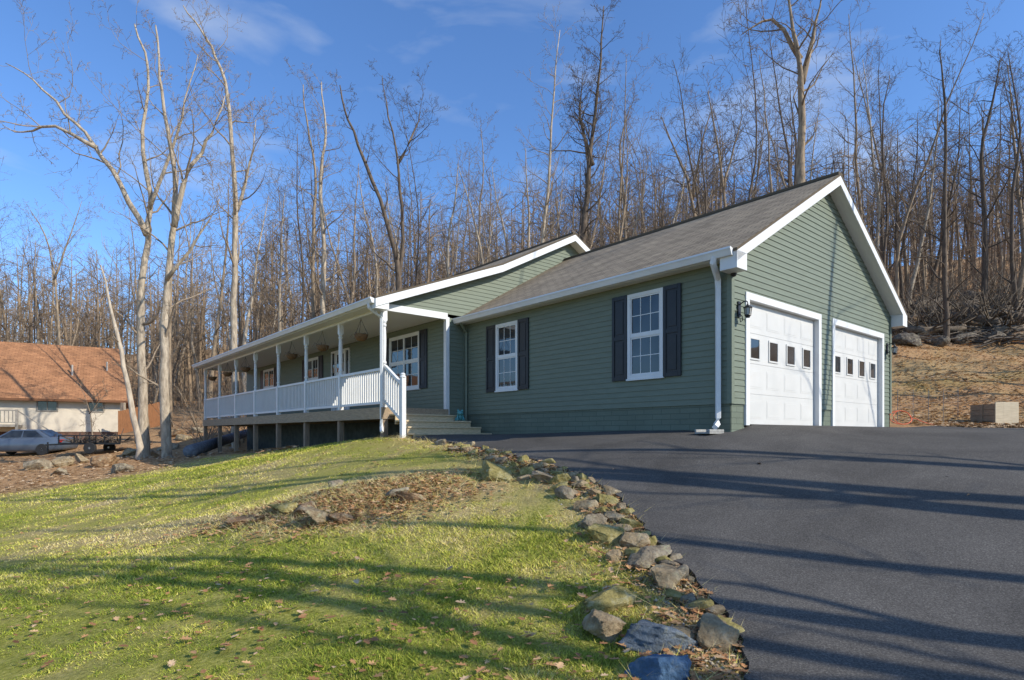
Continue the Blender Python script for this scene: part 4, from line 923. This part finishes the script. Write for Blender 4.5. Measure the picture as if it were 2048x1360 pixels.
hero([[(1252,520),(1248,400),(1240,290),(1262,210)]],38,.22,mi,tm,'bare tree immediately right of the tall dark narrow one',16,dict(n1=22,t0=.2),limb=3.0)
hero([[(955,600),(960,450),(966,330),(962,250)]],46,.18,mi,tm,'thin bare tree behind the left slope of the main roof',17,dict(n1=22,t0=.25),limb=3.0)
hero([[(1768,560),(1772,400),(1765,250),(1780,150)]],40,.2,da,td,'slim dark bare tree just beyond the right garage roof slope',18,dict(n1=20,t0=.2),limb=3.2)
hero([[(120,720),(110,560),(90,470),(60,420)],[(108,560),(140,470),(165,400)]],52,.22,mi,tp_,'bare forked tree behind the neighbour roof',19,dict(n1=16,t0=.25),limb=3.6)
hero([[(185,865),(180,830),(172,800),(160,770)],[(180,830),(200,800),(215,780)]],35,.06,mi,tm,'small bare ornamental tree in front of the neighbour house wall',20,dict(n1=12,t0=.2),3,limb=1.0)
# wood trees: prototypes copied
def proto(s,Hh,r0,n1,t0,maxl,bark,twig,l1=.2,ang=(28,62),wob=.06,cap=.09):
    rng=random.Random(50+s); t=empty('bare_tree'); tr=MB(); cr=MB()
    p=Vector((0,0,-.4)); d=Vector((rng.uniform(-.06,.06),rng.uniform(-.06,.06),1)); pts=[p]
    for i in range(12): d=(d+rv(rng)*wob+Vector((0,0,.05))).normalized(); p=p+d*Hh/12; pts.append(p)
    rad=[max(r0*(1-.9*(i/12)**.85),.015) for i in range(13)]; rad[0]*=1.3; tr.tube(pts,rad,7)
    kids(cr,pts,rad,Hh,0,maxl,rng,dict(n1=n1,t0=t0,l1=l1,ang=ang,cap=cap))
    tr.build('trunk',bark,t,True,recalc=False); cr.build('crown',twig,t,True,recalc=False); return [t,False]
rng=random.Random(77); placed=[]
protos=[]
for s in range(12):
    k_=s%3; protos.append(proto(s,rng.uniform(14,20),rng.uniform(.10,.23),rng.randint(22,34),rng.uniform(.2,.45),3,[mi,pa,da][k_],[tm,tp_,td][k_],rng.uniform(.15,.23),(30,78),.07,.06))
def free(x,y,md):
    v,u=w2h(x,y)
    if -4<v<10.5 and -2<u<28: return False
    if x<-23 and 30<y<54 and x>-60: return False
    return all((x-a)**2+(y-b)**2>md*md for a,b in placed)
def put(x,y,s,pr,label,group=TREEG):
    t=pr[0] if not pr[1] else copy_tree(pr[0]); pr[1]=True
    t.location=(x,y,gz(x,y)); t.rotation_euler=(rng.uniform(-.04,.04),rng.uniform(-.04,.04),rng.uniform(0,6.28)); t.scale=(s,s,s*rng.uniform(.9,1.15)); tag(t,label,'tree',group); placed.append((x,y)); return t
LAB=['slim bare tree in the woods behind the neighbour house','slim bare tree in the woods behind the porch and main roof','slim bare tree in the woods behind the garage roof','slim bare tree on the wooded hillside right of the garage']
cnt=0; tries=0
while cnt<255 and tries<9000:
    tries+=1; Yy=30+48*rng.random()**.85; a=rng.uniform(-.92,.93); x=a*Yy; px=1024+F*a
    if x>13 and Yy<37: continue
    if x<-12 and Yy<40: continue
    if px>1250 and rng.random()<.2: continue
    if not free(x,Yy,1.5): continue
    lab=LAB[0 if px<420 else 1 if px<1180 else 2 if px<1780 else 3]
    pi=rng.choice([0,1,3,4,6,7,9,10,2,5] if px<1100 else [0,2,3,5,6,8,9,11,1,7])
    put(x,Yy,rng.uniform(.7,1.12),protos[pi],lab); cnt+=1
# sparse trees: some beside the neighbour house, others beyond the right edge of the drive
shp=[proto(80+i,17+i,(.13,.165,.21)[i],13,.3,2,mi,tm,.2,(25,55),.03,.06) for i in range(3)]
for i,(x,y) in enumerate([(-23.8,38.6),(-21.6,37.2),(-20.2,39.5)]): put(x,y,.95,shp[i],'sparse bare tree between the neighbour house and the porch end','sparse trees by the neighbour house')
OUT='bare tree standing beyond the right side of the drive, outside the picture'; outs=[]
for i,(yt,t_,s) in enumerate([(3.2,13,1.0),(4.0,11,.95),(4.8,14,1.0),(5.6,11.5,1.0),(6.6,13,1.0),(7.6,12,1.0),(8.6,14,1.0),(9.8,15,1.0)]):
    outs.append(put(SUNH[0]*t_,yt+SUNH[1]*t_,s,shp[(i*2+i//3)%3],OUT,'trees beyond the drive'))
thin=[proto(90+i,16+2*i,(.14,.17)[i],8,.25,2,mi,tm,.24,(30,65),.05,.08) for i in range(2)]
for i,(yt,t_) in enumerate([(15.2,17.5),(18.2,21)]):
    outs.append(put(SUNH[0]*t_,yt+SUNH[1]*t_,1.0,thin[i%2],OUT,'trees beyond the drive'))
for i,(x,y) in enumerate([(33,22),(38,26),(44,27),(43,33),(50,30),(25,22.5),(30,26),(28,19.5)]):
    outs.append(put(x,y,.95,protos[[0,3,6][i%3]],OUT,'trees beyond the drive'))
# far wood and undergrowth
m=MB(); rng=random.Random(5)
for i in range(1250):
    Yy=50+80*rng.random()**1.15; a=rng.uniform(-.95,.97); x=a*Yy
    if x<-22 and Yy<58: continue
    if a>.2 and rng.random()<.25: continue
    z=gz(x,Yy); Hh=rng.uniform(9,18); r0=rng.uniform(.08,.22)
    top=Vector((x+rng.uniform(-1,1),Yy,z+Hh)); b=Vector((x,Yy,z-.5)); m.tube([b,b.lerp(top,.5),top],[r0,r0*.6,.03],4,False)
    for k_ in range(15):
        q=b.lerp(top,.2+.8*(k_+rng.random())/15); d=Vector((rng.gauss(0,1),rng.gauss(0,1),rng.uniform(.3,1.3))).normalized(); l=Hh*rng.uniform(.08,.19); e=q+d*l; m.tube([q,e],[.042,.014],3,False)
        for j in range(5):
            w_=q.lerp(e,rng.uniform(.15,1)); d2=(d+rv(rng)*.6).normalized(); m.tube([w_,w_+d2*l*.6],[.02,.008],3,False)
o=m.build('far_woods',M['farwood'],None,False,recalc=False); tag(o,'far brown leafless woods covering the ridge','woods',kind='stuff')
m=MB()
for i in range(1300):
    Yy=rng.uniform(31,75); a=rng.uniform(-.95,.97); x=a*Yy
    if not (lambda v,u: not(-4<v<10.5 and -2<u<28))(*w2h(x,Yy)) or (x<-20 and Yy<56) or (x>10 and Yy<37): continue
    z=gz(x,Yy)
    for j in range(7):
        d=Vector((rng.gauss(0,.5),rng.gauss(0,.5),1)).normalized(); l=rng.uniform(.8,3.6); q=Vector((x+rng.uniform(-.6,.6),Yy+rng.uniform(-.6,.6),z-.1)); e=q+d*l; m.tube([q,e],[.022,.008],3,False)
        for k_ in range(3):
            w_=q.lerp(e,rng.uniform(.3,1)); m.tube([w_,w_+(d+rv(rng)*.6).normalized()*l*.4],[.012,.006],3,False)
o=m.build('undergrowth',M['brush'],None,False,recalc=False); tag(o,'brown leafless saplings and brush under the wood trees','undergrowth',kind='stuff')

# ---------------------------------------------------------------- light, sky, camera
EL=R(33); sd=Vector((SUNH[0]*math.cos(EL),SUNH[1]*math.cos(EL),math.sin(EL)))
l=bpy.data.lights.new('sun','SUN'); l.energy=5; l.angle=R(.4); l.color=(1,.945,.83)
o=bpy.data.objects.new('sun',l); COL.objects.link(o); o.rotation_euler=sd.to_track_quat('Z','Y').to_euler(); o.location=(30,-10,30)
w=bpy.data.worlds.new('World'); S.world=w; w.use_nodes=True; nt=w.node_tree; Nn=nt.nodes; Lk=nt.links; bg=Nn['Background']
sk=Nn.new('ShaderNodeTexSky'); sk.sky_type='NISHITA'; sk.sun_disc=False; sk.sun_elevation=EL; sk.sun_rotation=math.atan2(*SUNH); sk.air_density=1.0; sk.dust_density=.5; sk.ozone_density=2.0
tc=Nn.new('ShaderNodeTexCoord'); mp=Nn.new('ShaderNodeMapping'); mp.inputs['Scale'].default_value=(1.5,1.5,4.2); mp.inputs['Rotation'].default_value=(0,R(10),0); mp.inputs['Location'].default_value=(3.1,1.7,.6); Lk.new(tc.outputs['Generated'],mp.inputs[0])
n1=Nn.new('ShaderNodeTexNoise'); n1.inputs['Scale'].default_value=2.2; n1.inputs['Detail'].default_value=6; n1.inputs['Roughness'].default_value=.5; n1.inputs['Distortion'].default_value=.4; Lk.new(mp.outputs[0],n1.inputs['Vector'])
rp=ramp(Nn,[(.54,(0,0,0)),(.88,(.75,.75,.75))]); Lk.new(n1.outputs[0],rp.inputs[0])
tint=Nn.new('ShaderNodeMixRGB'); tint.blend_type='MULTIPLY'; tint.inputs[0].default_value=1; tint.inputs[2].default_value=(1.02,1.42,1.92,1); Lk.new(sk.outputs[0],tint.inputs[1])
mx=Nn.new('ShaderNodeMixRGB'); mx.inputs[2].default_value=(6.4,7.0,7.8,1); Lk.new(rp.outputs[0],mx.inputs[0]); Lk.new(tint.outputs[0],mx.inputs[1]); Lk.new(mx.outputs[0],bg.inputs[0]); bg.inputs[1].default_value=.118
cam=bpy.data.cameras.new('camera'); co=bpy.data.objects.new('camera',cam); COL.objects.link(co); co.location=(0,0,CZ); co.rotation_euler=(R(90),0,0)
cam.sensor_width=36; cam.lens=36*F/2048; cam.shift_y=(HZ-680)/2048; cam.clip_end=600; cam.clip_start=.1; S.camera=co
S.view_settings.view_transform='Standard'; S.view_settings.look='None'; S.view_settings.exposure=0

# thin out the trees beyond the drive where they would hide too much of the sun from the garage gable
def sunlit():
    bpy.context.view_layer.update(); dg=bpy.context.evaluated_depsgraph_get(); C=Counter(); n=0; lit=0
    for i in range(14):
        for j in range(12):
            v=.3+7.0*i/13; z=.4+4.2*j/11
            if v<gxl(z)+.2 or v>gxr(z)-.2: continue
            n+=1; x,y=h2w(v,-.06); h_,loc,_n,_i,ob,_m=S.ray_cast(dg,Vector((x,y,FZ+z)),sd)
            if h_: C[(ob.parent or ob).name]+=1
            else: lit+=1
    return lit/n,C
for _ in range(10):
    f_,C=sunlit()
    if f_>.82: break
    cand=[(C.get(t.name,0),i) for i,t in enumerate(outs) if C.get(t.name,0)>0]
    if not cand: break
    cand.sort(key=lambda a:-a[0]); t=outs.pop(cand[0][1])
    for ch in list(t.children): bpy.data.objects.remove(ch)
    bpy.data.objects.remove(t)
